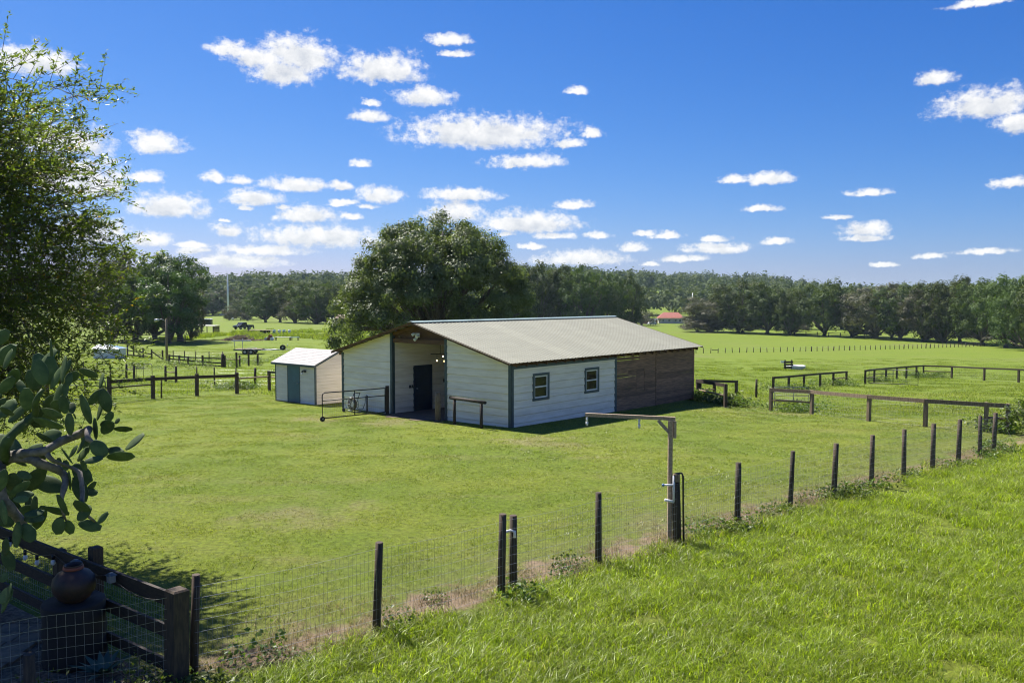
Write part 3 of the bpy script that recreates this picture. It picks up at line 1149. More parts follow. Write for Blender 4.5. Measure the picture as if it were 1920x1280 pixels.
    n = len(pr)
    vs = [(x, 0, z) for x, z in pr] + [(x, ln, z) for x, z in pr] + [(x, 0, z-.004) for x, z in pr] + [(x, ln, z-.004) for x, z in pr]
    fs = [(i, i+1, n+i+1, n+i) for i in range(n-1)] + [(2*n+i, 3*n+i, 3*n+i+1, 2*n+i+1) for i in range(n-1)] + [(i, 2*n+i, 2*n+i+1, i+1) for i in range(n-1)]
    pm = MB().add(vs, fs).mesh('roof_panel', MT['roof'])
    for k in range(16):
        x = -.45 + k*pw
        link('roof_panel', pm, barn, (x, -.31, ZE - SL*.31 - .02), (ang, 0, 0))
        link('roof_panel', pm, barn, (x+pw, W+.31, ZE - SL*.31 - .02), (ang, 0, math.pi))
    zt = ZE + SL*5.05
    for s in (-1, 1):
        MB().bar((-.47, 5.05 + s*.085, zt + .012), (L+.47, 5.05 + s*.085, zt + .012), .20, .008, up=(0, s*SL, 1)).build('ridge_cap', MT['ridge'], barn)
    # gable over the drive-through
    MB().box(.02, .12, 3.50, 6.66, 3.02, 3.20).build('header_beam', MT['rawwood'], barn)
    for k in range(11):
        y = 3.50 + k*.2873
        z1 = min(zr(y), zr(y+.28)) - .10
        MB().box(.13, .15, y, y+.2835, 3.1, z1).build('gable_board', MT['rawwood'], barn)
    # drive-through walls, floor, door
    inl, inr = wall_map(1, 6.70, -1), wall_map(1, 3.46, 1)
    dh = (1.20, 2.28, -.2, 1.94)
    siding(barn, inl, .12, 7.0, -.12, 3.1, .285, MT['white'], holes=(dh,))
    siding(barn, inr, .12, 7.0, -.12, 3.1, .285, MT['white'])
    slab(barn, inl, .1, L, -.2, 3.4, .06, MT['rawwood'], 'wall_backing', off=-.004)
    slab(barn, inr, .1, 7.0, -.2, 3.4, .06, MT['rawwood'], 'wall_backing', off=-.004)
    d = MB().box(1.27, 2.21, 6.66, 6.698, -.05, 1.88).build('door', MT['navy'], barn)
    for (a, b) in ((1.36, 1.69), (1.79, 2.12)):
        for (c, e) in ((.1, .75), (.85, 1.45), (1.53, 1.78)):
            MB().box(a, b, 6.648, 6.660, c, e).build('door_panel', MT['navy'], d)
    MB().tube([(1.34, 6.66, .95), (1.34, 6.60, .95)], .025, 8).ball((1.34, 6.59, .95), .035).build('door_handle', MT['steel'], d)
    f = MB().box(1.19, 1.27, 6.64, 6.70, -.05, 1.96).box(2.21, 2.29, 6.64, 6.70, -.05, 1.96).box(1.27, 2.21, 6.64, 6.70, 1.88, 1.96)
    f.build('door_frame', MT['navy'], barn)
    for x in (.93, 1.07):
        MB().box(x, x+.09, 6.65, 6.692, 1.0, 1.13).build('switch_box', MT['black'], barn)
    MB().box(3.0, 3.1, 6.65, 6.692, 1.1, 1.25).build('switch_box', MT['black'], barn)
    # far closing walls of the closed rooms; the rear bay on the right stays open
    slab(barn, wall_map(0, 6.93, 1), .1, 3.4, -.2, 3.4, .06, MT['rawwood'], 'partition_wall', clips=((cl_r[0], SL),))
    siding(barn, wall_map(1, W, 1), .06, L-.06, -.12, 2.36, .285, MT['white'])
    slab(barn, wall_map(1, W, 1), .1, L-.1, -.2, 2.36, .06, MT['rawwood'], 'wall_backing', off=-.004)
    slab(barn, wall_map(0, L, 1), 6.76, W, -.2, 4, .08, MT['rawwood'], 'wall_backing', clips=(cl_l,))
    for y in (.06, 3.42):
        MB().box(L-.16, L-.1, y, y+.1, -.25, 2.5).build('wall_post', MT['rawwood'], barn)
    # flood lights on the header and the pendant bulbs
    fl = MB().box(.0, .03, 5.0, 5.25, 3.28, 3.46)
    fo = fl.build('flood_light', MT['plastic'], barn)
    for (y, z, dy) in ((5.05, 3.36, -.06), (5.2, 3.44, .07), (5.12, 3.24, 0)):
        MB().tube([(.0, y, z), (-.09, y+dy*.5, z-.02), (-.16, y+dy, z-.06)], [.03, .055, .065], 10).build('lamp_head', MT['plastic'], fo)
    MB().box(.02, .08, 6.2, 6.3, 3.24, 3.32).build('camera_box', MT['greywood'], barn)
    st = MB().tube([(1.2, 5.6, 2.52), (1.9, 4.95, 2.52)], .02, 6).tube([(1.5, 5.15, 3.3), (1.5, 5.15, 3.12)], .008, 5)
    st.tube([(1.5, 5.3, 3.3), (1.5, 5.3, 2.52)], .008, 5)
    for (y, z) in ((5.15, 2.42), (5.52, 2.22), (5.07, 2.22)):
        st.tube([(1.5, y, 2.52), (1.5, y, z+.05)], .008, 5)
    so = st.build('pendant_cord', MT['black'], barn)
    for (y, z) in ((5.15, 3.08), (5.15, 2.42), (5.52, 2.22), (5.07, 2.22)):
        MB().ball((1.5, y, z), .03, 10, 6, (1, 1, 1.3)).build('bulb', MT['bulb'], so)
    return barn


make_barn()
fl = MB()
nx, ny = 18, 8
for i in range(nx):
    for j in range(ny):
        q = []
        for (a, b) in ((i, j), (i+1, j), (i+1, j+1), (i, j+1)):
            lx, ly = -.75 + a*(14.9/nx), 3.3 + b*(3.5/ny)
            if a == 0:
                lx += .35*math.sin(b*1.9)
            x, y = BC[0] + lx*CB - ly*SB, BC[1] + lx*SB + ly*CB
            q.append((x, y, gz(x, y) + .02))
        fl.add(q, [(0, 1, 2, 3)])
structure(fl.build('dirt_floor', MT['soil']))


# ------------------------------------------------------------------ storage shed
def make_shed():
    W, D, H, HR = 3.27, 2.6, 1.93, 2.50
    s = thing('storage_shed', 'small pale storage shed with teal door left of the barn', 'shed', (-9.23, 38.53, -.37), BYAW)
    fr, rt = wall_map(0, 0, -1), wall_map(1, 0, -1)
    dr = (1.2, 2.25, -.1, 1.93)
    siding(s, fr, .04, W-.04, .0, H, .152, MT['shedwhite'], holes=(dr,), lap=.014, groove=.012)
    sl = (HR - H)/(D/2)
    c1, c2 = (H - .03, sl), (H - .03 + sl*D, -sl)
    siding(s, rt, .04, D-.04, .0, HR, .152, MT['shedwhite'], clips=(c1, c2), lap=.014, groove=.012)
    siding(s, wall_map(1, W, 1), .04, D-.04, .0, HR, .152, MT['shedwhite'], clips=(c1, c2), lap=.014, groove=.012)
    siding(s, wall_map(0, D, 1), .04, W-.04, .0, H, .152, MT['shedwhite'], lap=.014, groove=.012)
    slab(s, rt, 0, D, -.05, HR, .06, MT['rawwood'], 'wall_backing', clips=(c1, c2), off=-.003)
    slab(s, fr, 0.06, W-.06, -.05, H-.03, .06, MT['rawwood'], 'wall_backing', off=-.005)
    strip(s, fr, -.02, .05, -.05, H, 0, .022, MT['trim'])
    strip(s, fr, W-.05, W+.02, -.05, H, 0, .022, MT['trim'])
    strip(s, rt, -.024, .05, -.05, H, 0, .024, MT['trim'])
    strip(s, fr, 0.05, W-.05, -.12, 0, 0, .03, MT['greywood'], 'base_board')
    strip(s, rt, .05, D, -.12, 0, 0, .03, MT['greywood'], 'base_board')
    d = strip(s, fr, 1.26, 2.19, .02, 1.88, -.02, .018, MT['teal'], 'door')
    MB().tube([(-.02, 1.34, .95), (-.07, 1.34, .95)], .02, 8).ball((-.08, 1.34, .95), .03).build('door_handle', MT['steel'], d)
    strip(s, fr, 1.2, 1.255, .0, 1.93, 0, .026, MT['trim'], 'door_frame')
    strip(s, fr, 2.195, 2.25, .0, 1.93, 0, .026, MT['trim'], 'door_frame')
    # roof: two slopes with drip edge
    for k in (0, 1):
        x0, x1 = (-.17, D/2) if k == 0 else (D+.17, D/2)
        z0, z1 = H + .02 - sl*.17, HR + .02
        mb = MB()
        mb.add([(x0, -.14, z0), (x0, W+.14, z0), (x1, W+.14, z1), (x1, -.14, z1), (x0, -.14, z0-.03), (x0, W+.14, z0-.03), (x1, W+.14, z1-.03), (x1, -.14, z1-.03)],
               [(0,3,2,1),(4,5,6,7),(0,1,5,4),(2,3,7,6),(0,4,7,3),(1,2,6,5)])
        rf = mb.build('roof', MT['shedroof'], s)
        n = 11
        for i in range(n):                               # shingle courses
            ta, tb = i/n, (i+1)/n
            xa, xb = x0+(x1-x0)*ta, x0+(x1-x0)*tb
            za, zb = z0+(z1-z0)*ta, z0+(z1-z0)*tb
            MB().add([(xa, -.15, za+.014), (xa, W+.15, za+.014), (xb, W+.15, zb+.004), (xb, -.15, zb+.004), (xa, -.15, za+.002), (xa, W+.15, za+.002)],
                     [(0,3,2,1),(0,1,5,4)]).build('shingle_course', MT['shedroof'], rf)
    MB().bar((-.175, -.14, H-sl*.17-.03), (-.175, W+.14, H-sl*.17-.03), .02, .09).build('fascia', MT['trim'], s)
    for x0, x1 in ((-.17, D/2), (D+.17, D/2)):
        MB().bar((x0, -.13, H-sl*.17-.045), (x1, -.13, HR-.045), .025, .09).build('fascia', MT['trim'], s)
    MB().box(D*.62, D*.62+.26, -.03, -.008, 1.75, 2.05).build('vent', MT['plastic'], s)
    lm = MB().box(-.05, -.02, .68, .88, 1.50, 1.62).tube([(-.05, .78, 1.58), (-.16, .78, 1.60), (-.19, .78, 1.52)], [.02, .02, .05], 8)
    lo = lm.build('wall_lamp', MT['black'], s)
    MB().ball((-.19, .78, 1.44), .05).build('bulb', MT['plastic'], lo)


make_shed()


# ------------------------------------------------------------------ fences
def post_mesh(r, h, n=8, taper=.9, key={}):
    k = (r, round(h, 2), n)
    if k not in key:
        key[k] = MB().tube([(0, 0, -.3), (0, 0, h*.5), (0, 0, h)], [r, r*.97, r*taper], n).mesh('post', MT['post'])
    return key[k]


def put_post(par, x, y, h, r=.06, mat=None, lean=.02):
    o = link('post', post_mesh(r, h), par, (x, y, gz(x, y)), (random.gauss(0, lean), random.gauss(0, lean), random.uniform(0, 6)))
    return o


def square_post(par, x, y, h, s=.12, yaw=0., mat='post'):
    k = 'square_post_%s_%.2f_%.2f' % (mat, s, h)
    me = bpy.data.meshes.get(k)
    if me is None:
        e = s/2
        mb = MB().box(-e, e, -e, e, -.3, h-.02)
        mb.add([(-e, -e, h-.02), (e, -e, h-.02), (e, e, h-.02), (-e, e, h-.02), (-e*.8, -e*.8, h), (e*.8, -e*.8, h), (e*.8, e*.8, h), (-e*.8, e*.8, h)], [(4,5,6,7),(0,1,5,4),(1,2,6,5),(2,3,7,6),(3,0,4,7)])
        me = mb.mesh(k, MT[mat])
    return link('post', me, par, (x, y, gz(x, y)), (random.gauss(0, .012), random.gauss(0, .012), yaw))


def rail(par, a, b, za, zb, w_=.04, h=.13, mat='rail', name='rail', rnd=False):
    p = (a[0], a[1], gz(*a) + za)
    q = (b[0], b[1], gz(*b) + zb)
    mb = MB()
    if rnd:
        mid = [(p[i] + q[i])/2 + (random.uniform(-.015, .015)) for i in range(3)]
        mb.tube([p, mid, q], [h/2*1.05, h/2, h/2*.9], 7)
    else:
        mb.bar(p, q, w_, h)
    return mb.build(name, MT[mat], par)


def wires(par, pts, heights, vstep, r=.0016, top=None, name='wire_mesh', zig=.0):
    """woven wire along a polyline of (x,y): horizontals at heights, verticals every vstep"""
    mb = MB()
    P = [np.array(p, float) for p in pts]
    for h in heights:
        for a, b in zip(P[:-1], P[1:]):
            n = max(2, int(np.linalg.norm(b-a)/1.2))
            line = []
            for i in range(n+1):
                t_ = i/n
                c = a + (b-a)*t_
                line.append((c[0], c[1], gz(c[0], c[1]) + h - .03*math.sin(math.pi*t_) + random.uniform(-.006, .006)))
            mb.tube(line, r*1.15, 3, cap=False, smooth=False)
    if vstep:
        for a, b in zip(P[:-1], P[1:]):
            ln = np.linalg.norm(b-a)
            n = int(ln/vstep)
            for i in range(n):
                c = a + (b-a)*(i+.5)/n
                z = gz(c[0], c[1])
                mb.tube([(c[0], c[1], z+heights[0]), (c[0]+random.uniform(-.004, .004), c[1], z+heights[-1] - .03*math.sin(math.pi*(i+.5)/n))], r, 3, cap=False, smooth=False)
    return mb.build(name, MT['wire'], par)


MAIN = [(-3.86,9.77),(-1.89,11.27),(-.17,12.69),(1.5,14.08),(4.62,16.69),(6.13,17.95),(7.51,19.03),(8.95,20.31),(10.22,21.29),(11.58,22.49),(12.88,23.58),(14.09,24.61),(14.9,25.29)]
f = thing('wire_fence', 'woven wire fence on round posts between the lawn and the long grass', 'fence', (MAIN[0][0], MAIN[0][1], 0))
f.location = (0, 0, 0)
for x, y in MAIN:
    put_post(f, x, y, 1.27 + random.uniform(-.03, .03), random.choice((.055, .06, .065)))
wires(f, [(x - FN[0]*.065, y - FN[1]*.065) for x, y in MAIN], [.04, .18, .32, .46, .60, .74, .88, 1.02, 1.16], .06)
wires(f, [MAIN[-1], (16.4, 26.9), (17.6, 29.2)], [.3, .7, 1.1], 0, .002, name='wire_strands')
# a short companion post with a white hose elbow
cp = thing('brace_post', 'short dark post with white pipe elbow tied beside a fence post', 'post', (.02, 13.0, 0))
link('post', post_mesh(.065, 1.16), cp)
el = MB().tube([(-.14, -.16, .93), (-.05, -.06, .93), (.02, -.075, .92), (.02, -.08, .82)], [.022, .022, .024, .022], 8)
el.build('pipe_elbow', MT['pvc'], cp)

# wash pole with overhead arm
wp = thing('wash_pole', 'tall wooden pole with long overhead arm standing at the wire fence', 'wash pole', (3.0, 15.5, 0))
WX = 3.0
MB().box(-.04, .04, -.04, .04, -.3, 2.31).build('upright', MT['washwood'], wp)
MB().bar((.09, 0, 2.345), (-1.56, .55, 2.345), .068, .068).build('arm', MT['washwood'], wp)
MB().prism([(.055, 1.98), (.105, 1.98), (.105, 2.30), (.055, 2.30)], 1, -.05, .05).build('splice_plate', MT['washwood'], wp)
MB().bar((-.02, .0, 2.08), (-.22, .075, 2.30), .06, .08, (0, 1, 0)).build('brace', MT['washwood'], wp)
for tt in (.40, 1.0):
    px, py = .09 - 1.62*tt, .545*tt
    mb = MB().tube([(px, py, 2.30), (px, py, 2.20)], .02, 8).tube([(px, py, 2.20), (px, py, 2.13)], [.028, .02], 8)
    mb.build('spray_nozzle', MT['pvc'], wp)
bp = thing('hydrant_post', 'thick round post strapped with pipes and black hose beside the wash pole', 'post', (3.13, 15.42, 0))
link('post', post_mesh(.085, 1.27), bp, (0, 0, 0), (0, -.03, 0))
MB().tube([(-.09, -.02, 1.30), (-.02, -.06, 1.33), (.06, -.08, 1.34), (.085, -.09, 1.28), (.095, -.09, .6), (.11, -.09, .0)], .018, 8).build('hose', MT['black'], bp)
MB().tube([(-.09, -.1, .80), (-.09, -.1, 1.3)], .022, 8).tube([(-.28, -.1, 1.12), (-.09, -.1, 1.12)], .018, 8).tube([(-.26, -.1, .84), (-.09, -.1, .80)], .026, 8).build('water_pipe', MT['pvc'], bp)
MB().ball((-.29, -.1, 1.12), .03).build('valve', MT['bluep'], bp)
MB().box(-.1, .02, -.12, -.05, 1.18, 1.32).build('valve_box', MT['greywood'], bp)


def board_fence(label, pts, h, rails_, sz=.12, postmat='post', wire=None, name='board_fence'):
    f = thing(name, label, 'fence')
    for i, p in enumerate(pts):
        q = pts[min(i+1, len(pts)-1)]
        o = pts[max(i-1, 0)]
        hh = h[i] if isinstance(h, (list, tuple)) else h
        square_post(f, p[0], p[1], hh, sz, math.atan2(q[1]-o[1], q[0]-o[0]), postmat)
    for r in rails_:
        i, j, za, zb = r[:4]
        kw = r[4] if len(r) > 4 else {}
        off = kw.pop('off', .075) if kw else .075
        kw = dict(kw)
        a, b = pts[i], pts[j]
        d = np.array((b[0]-a[0], b[1]-a[1]), float)
        d /= np.linalg.norm(d)
        nn = np.array((d[1], -d[0]))
        if nn[1] > 0:
            nn = -nn
        a = tuple(np.array(a) + nn*off)
        b = tuple(np.array(b) + nn*off)
        rail(f, a, b, za, zb, **kw)
    if wire:
        wires(f, pts, wire[0], wire[1], wire[2])
    return f


def chain(n, z, **kw):
    return [(i, i+1, z, z, dict(kw)) for i in range(n-1)]


LOG = dict(rnd=True, h=.09, mat='greywood', off=.0)
# paddock fence ahead of the shed (left)
BL = [(-19.45,39.6),(-18.3,41.8),(-16.87,43.9),(-15.36,45.8)]
fo = board_fence('dark post and board fence running from the pipe gate to the small shed', BL + [(-14.55, 49.2), (-13.0, 47.6)], [1.27, 1.2, 1.2, 1.2, 1.2, 1.2],
            chain(4, 1.02, h=.16) + [(0, 1, .72, .74, dict(rnd=True, h=.08, mat='rail', off=0)), (3, 4, .85, .85, dict(LOG)), (4, 5, 1.12, 1.12, dict(h=.1)), (4, 5, .82, .82, dict(LOG))], .15)
put_post(fo, -18.06, 42.25, 1.0, .04)
wires(fo, BL, [.05, .25, .45, .65, .85], .15, .002)


def pipe_gate(label, a, b, h, mat, z0=.12, mesh=True, wheel=False, verts=(.5,), name='pipe_gate', nrail=2, r=.024, step=.1):
    ax, ay = a
    g = thing(name, label, 'gate', (ax, ay, gz(ax, ay)))
    dx, dy = b[0]-ax, b[1]-ay
    dz = gz(*b) - gz(*a)
    ln = math.hypot(dx, dy)

    def P(t, z):
        return (dx*t, dy*t, dz*t + z)
    c = .12/ln
    MB().tube([P(0, z0), P(0, h), P(1-c, h), P(1-c*.3, h-.03), P(1, h-.13), P(1, z0), P(0, z0)], r, 8, cap=False).build('frame', MT[mat], g)
    for k in range(1, nrail):
        zz = z0 + (h-z0)*(1 - k*.62/nrail*1.0)
        MB().tube([P(0, zz), P(1, zz)], r*.85, 7).build('rail', MT[mat], g)
    for v in verts:
        MB().tube([P(v, z0), P(v, h)], r*.85, 7).build('stile', MT[mat], g)
    if mesh:
        mb = MB()
        zt = z0 + (h-z0)*(1 - .62/nrail)
        n = int(ln/step)
        for i in range(1, n):
            mb.tube([P(i/n, z0), P(i/n, zt)], .0022, 3, cap=False)
        for k in range(1, 6):
            z = z0 + (zt-z0)*k/6
            mb.tube([P(0, z), P(1, z)], .0022, 3, cap=False)
        mb.build('wire_infill', MT['wire'], g)
    if wheel:
        e = P(1, .1)
        nx_, ny_ = -dy/ln, dx/ln
        wo = MB().tube([(e[0]-nx_*.03, e[1]-ny_*.03, .1+dz), (e[0]+nx_*.03, e[1]+ny_*.03, .1+dz)], .1, 14).build('wheel', MT['rubber'], g)
        MB().tube([(e[0]-nx_*.04, e[1]-ny_*.04, .1+dz), (e[0]+nx_*.04, e[1]+ny_*.04, .1+dz)], .03, 8).build('hub', MT['steel'], wo)
    return g


pipe_gate('black pipe gate on a wheel standing open before the barn front', (-5.36, 34.6), (-7.51, 32.45), 1.13, 'black', wheel=True)
gp = thing('gate_post', 'dark square gate post at the left jamb of the barn drive-through', 'post', (-5.27, 34.66, gz(-5.27, 34.66)))
MB().box(-.07, .07, -.07, .07, -.3, 1.22).build('post', MT['rail'], gp)
MB().box(-.075, -.07, -.04, .04, .3, .38).box(-.075, -.07, -.04, .04, .95, 1.03).build('hinge', MT['black'], gp)
jp = thing('round_post', 'pale round bollard post at the right jamb of the barn drive-through', 'post', (-2.95, 32.62, gz(-2.95, 32.62)))
MB().tube([(0, 0, -.3), (0, 0, 1.1), (0, 0, 1.14)], [.12, .115, .09], 14).build('post', MT['greywood'], jp)
MB().lathe([(.001, 1.141), (.085, 1.141)], 14).build('post_top', MT['washwood'], jp)
hr = thing('hitching_rail', 'dark log hitching rail in front of the right barn front wall', 'hitching rail', (-1.68, 31.0, -.2))
for sx in (-1, 1):
    MB().tube([(sx*.54, -sx*.6, -.3), (sx*.54, -sx*.6, .95)], .06, 9).build('post', MT['rail'], hr)
MB().tube([(-.72, .8, 1.0), (0, 0, 1.0), (.70, -.78, 1.0)], [.065, .06, .06], 9).build('top_log', MT['rail'], hr)

# hose reel cart and standpipe by the gate
hz = thing('hose_reel', 'grey hose reel cart parked behind the black gate', 'hose reel', (-6.95, 35.55, gz(-6.95, 35.55)), BYAW)
ring = MB()
for k in range(6):
    rr = .16 + .022*k
    ring.tube([(.0 + (k % 2)*.04, rr*math.cos(a), .36 + rr*math.sin(a)) for a in np.linspace(0, 2*math.pi, 19)], .022, 6, cap=False)
ring.build('coiled_hose', MT['greywood'], hz)
for sx in (-.1, .14):
    MB().tube([(sx, .29*math.cos(a), .36 + .29*math.sin(a)) for a in np.linspace(0, 2*math.pi, 19)], .014, 6, cap=False).tube([(sx, -.28, .36), (sx, .28, .36)], .012, 5).tube([(sx, 0, .08), (sx, 0, .64)], .012, 5).build('reel_rim', MT['steel'], hz)
MB().tube([(-.14, .34, .06), (-.14, -.42, .06), (-.14, -.1, .36), (-.14, .25, .06)], .016, 6).tube([(.18, .34, .06), (.18, -.42, .06), (.18, -.1, .36), (.18, .25, .06)], .016, 6).tube([(-.14, -.42, .06), (.18, -.42, .06)], .016, 6).build('cart_frame', MT['steel'], hz)
MB().tube([(-.14, -.1, .36), (-.14, -.34, .86)], .016, 6).tube([(.18, -.1, .36), (.18, -.34, .86)], .016, 6).tube([(-.14, -.34, .86), (.18, -.34, .86)], .018, 6).build('handle', MT['black'], hz)
for sx in (-.2, .24):
    MB().tube([(sx-.02, .3, .09), (sx+.02, .3, .09)], .09, 12).build('wheel', MT['rubber'], hz)
sp_ = thing('standpipe', 'short dark standpipe with drooping hose against the white barn front', 'standpipe', (-6.30, 35.62, gz(-6.3, 35.62)))
MB().tube([(0, 0, -.2), (0, 0, .72)], .035, 8).build('pipe', MT['black'], sp_)
MB().tube([(0, 0, .70), (0, -.08, .76), (-.04, -.12, .70)], .02, 7).build('tap', MT['steel'], sp_)
MB().tube([(-.04, -.12, .70), (-.06, -.14, .4), (-.16, -.12, .14), (-.32, -.06, .12), (-.5, 0, .25)], .014, 6).build('hose', MT['black'], sp_)

pipe_gate('grey green pipe gate between two left paddock fences', (-22.0, 40.3), (-19.7, 39.75), 1.1, 'pipe', mesh=False, verts=(.5,))
lf = board_fence('short board fence beyond the cactus at the left edge', [(-29.5, 42.0), (-27.2, 44.6), (-25.6, 45.2), (-22.2, 40.4)], 1.1, chain(3, .95, h=.14) + chain(3, .45, h=.1), .14)

# middle wire paddock fence with braces
BK = [(-40.2,75),(-37.73,72.35),(-35.24,69.74),(-33.5,68.5),(-31.18,66.4),(-30.2,65.6),(-25.48,60.4),(-24.18,59.1),(-21.97,57.2),(-20.5,56.6),(-18.9,56.2),(-17.4,55.6),(-13.4, 54.4)]
mf = thing('wire_paddock_fence', 'wire paddock fence with timber braces in the middle of the left pasture', 'fence')
for i, (x, y) in enumerate(BK):
    put_post(mf, x, y, 1.2, .09 if i in (4, 5, 6, 7, 11) else .05)
rail(mf, BK[4], BK[5], .75, .75, **{k: v for k, v in LOG.items() if k != 'off'})
rail(mf, BK[6], BK[7], .75, .75, **{k: v for k, v in LOG.items() if k != 'off'})
rail(mf, BK[11], BK[12], .6, .6, **{k: v for k, v in LOG.items() if k != 'off'})
wires(mf, BK[:6], [.1, .35, .6, .85, 1.05], 0, .0013)
wires(mf, BK[6:], [.1, .35, .6, .85, 1.05], 0, .0013, name='wire_strands')
pipe_gate('small narrow wire gate beside a brace post in the left pasture', (-29.7, 64.9), (-28.0, 63.9), 1.25, 'black', verts=(.45,), step=.3)

# older rail fences further back
TH = [(-46.9,100.3),(-46.0,100.0),(-43.6,97.2),(-41.9,95.6),(-40.2,94.6)]
of = board_fence('old rail fence leaning down toward the lamp post', TH, [1.4, 1.35, 1.2, 1.15, 1.1], [(0, 2, .75, .7, dict(h=.14)), (2, 3, .6, .6, dict(h=.14)), (0, 3, .2, .25, dict(h=.12)), (3, 4, .95, .1, dict(h=.14))], .13)
TW = [(-38.6,93.7),(-37.0,92.9),(-35.6,92.5),(-33.9,92.0),(-32.2,91.4)]
tf = thing('thin_post_row', 'row of thin wire fence posts behind the sagging board fence', 'fence')
for x, y in TW:
    put_post(tf, x, y, 1.1, .055)
wires(tf, TW, [.3, .6, .9], 0, .0015)
OG = [(-36.9,88.5),(-35.3,87.2),(-34.0,86.3),(-31.9,84.8),(-29.4,83.3)]
og = board_fence('sagging three board fence at the foot of the lamp post', OG, [.95, .95, .9, 1.1, 1.3], [(0, 2, .86, .8, dict(h=.13)), (2, 4, .8, .86, dict(h=.12)), (0, 3, .5, .42, dict(h=.12)), (3, 4, .42, .40, dict(h=.14)), (1, 4, .08, .1, dict(h=.12))], .14)
put_post(og, -29.25, 83.1, 1.35, .16)
bf = board_fence('broken rail fence of grey posts before the utility trailer', [(-29.0, 83.0), (-27.54, 82.2), (-28.0, 84.5), (-27.2, 84.9), (-26.6, 86.0)], [1.2, 1.55, 1.1, 1.45, 1.1], [(0, 1, .8, .8, dict(LOG)), (1, 2, .75, .8, dict(LOG))], .14)

# pasture fences right of the barn
FA = [(12.22,38.7),(13.5,36.9),(14.5,33.3),(15.75,31.2),(17.3,29.9),(17.85,29.5)]
fa = board_fence('weathered top board fence curving round the near right corner of the lawn', FA, 1.08, chain(6, 1.0, h=.15, mat='greywood') + [(0, 1, .52, .52, dict(LOG)), (4, 5, .52, .52, dict(LOG))], .13, 'greywood', ([.05, .2, .35, .5, .65, .8, .92], .12, .0018))
pipe_gate('grey pipe gate folded behind the near right board fence', (12.62, 39.4), (14.3, 39.5), 1.12, 'pipe', verts=(.55,), nrail=3, r=.02)
FB = [(17.76,55.8),(19.75,58.6),(21.88,61.5),(24.14,64.3),(25.99,66.4),(27.95,68.6)]
fb = board_fence('dark top rail fence running away behind the folded grey gate', FB, 1.1, chain(6, 1.03, h=.14) + [(4, 5, .55, .55, dict(LOG))], .14, 'post', ([.1, .3, .5, .7, .9], 0, .0025))
FC = [(29.51,68.6),(31.5,71.4),(33.75,74.1),(35.8,76.4),(37.6,78.3),(39.5,80.2),(40.82,81.5),(42.3,79.0),(42.9,74.6),(44.0,71.3),(45.0,68.0)]
fc = board_fence('dark top rail fence round the far right paddock corner', FC, 1.2, chain(11, 1.13, h=.14) + [(6, 7, .62, .62, dict(LOG)), (0, 1, .5, .5, dict(LOG))], .14, 'post', ([.1, .3, .5, .7, .9], 0, .0025))
pipe_gate('black pipe gate standing open in the far right paddock', (29.7, 68.3), (32.3, 65.3), 1.25, 'black', verts=(.5,), r=.03, step=.3)
FD = [(9.5,42.0),(10.05,38.6)]
fd = board_fence('low dark board fence jutting from the rear right corner of the barn', FD, [1.02, 1.12], [(0, 1, .95, 1.05, dict(h=.16)), (0, 1, .5, .55, dict(LOG))], .14)
fd2 = board_fence('short dark rail behind the fence at the rear barn corner', [(9.75, 42.6), (11.0, 44.6), (12.58, 46.0)], [1.0, .9, 1.02], [(0, 2, .95, .95, dict(h=.13)), (0, 1, .45, .45, dict(LOG))], .13)
lp = thing('lone_post', 'lone dark post on the grass behind the barn', 'post', (14.62, 49.1, gz(14.62, 49.1)))
MB().tube([(0, 0, -.3), (0, 0, .6), (.01, 0, 1.1)], [.07, .068, .06], 9).build('post', MT['post'], lp)

ff = thing('distant_wire_fence', 'long line of small posts crossing the far right pasture', 'fence')
FF = [(34.5,162.6),(36.6,163.56),(47.67,167.07),(60.6,173.04),(85.0,187.26),(103.08,198.74),(121.5,210.0)]
acc_ = 0
for (a, b) in zip(FF[:-1], FF[1:]):
    ln = math.dist(a, b)
    n = max(1, round(ln/1.72))
    for k in range(n):
        t_ = k/n
        x, y = a[0]+(b[0]-a[0])*t_, a[1]+(b[1]-a[1])*t_
        put_post(ff, x, y, random.uniform(.95, 1.1), .075 if random.random() < .85 else .12, lean=.03)
rail(ff, (40.0, 164.6), (41.3, 165.0), .6, .6, .05, .12, 'rail')
wires(ff, FF, [.3, .6, .9], 0, .006)
tf2 = board_fence('board fence under the trees at the edge of the right pasture', [(93.5 + 2.6*k, 272 - 2.9*k) for k in range(8)], 1.3, chain(8, 1.1, h=.16) + chain(8, .6, h=.14), .2)

# far corral
cr = board_fence('grey pipe corral in front of the left oak clump', [(-66, 132.5), (-64, 132), (-61.9, 131.5), (-59.6, 131.2), (-57.3, 131.6), (-55.2, 132.5), (-53.2, 134)], 1.5, chain(7, 1.4, h=.09, mat='greywood') + chain(7, .95, h=.08, mat='greywood') + chain(7, .5, h=.08, mat='greywood'), .12, 'post')
lh = board_fence('low post and wire fence along the distant left field', [(-121 + 8*k, 352 - 9*k) for k in range(8)], 1.2, chain(8, 1.0, h=.07, mat='rail'), .14)


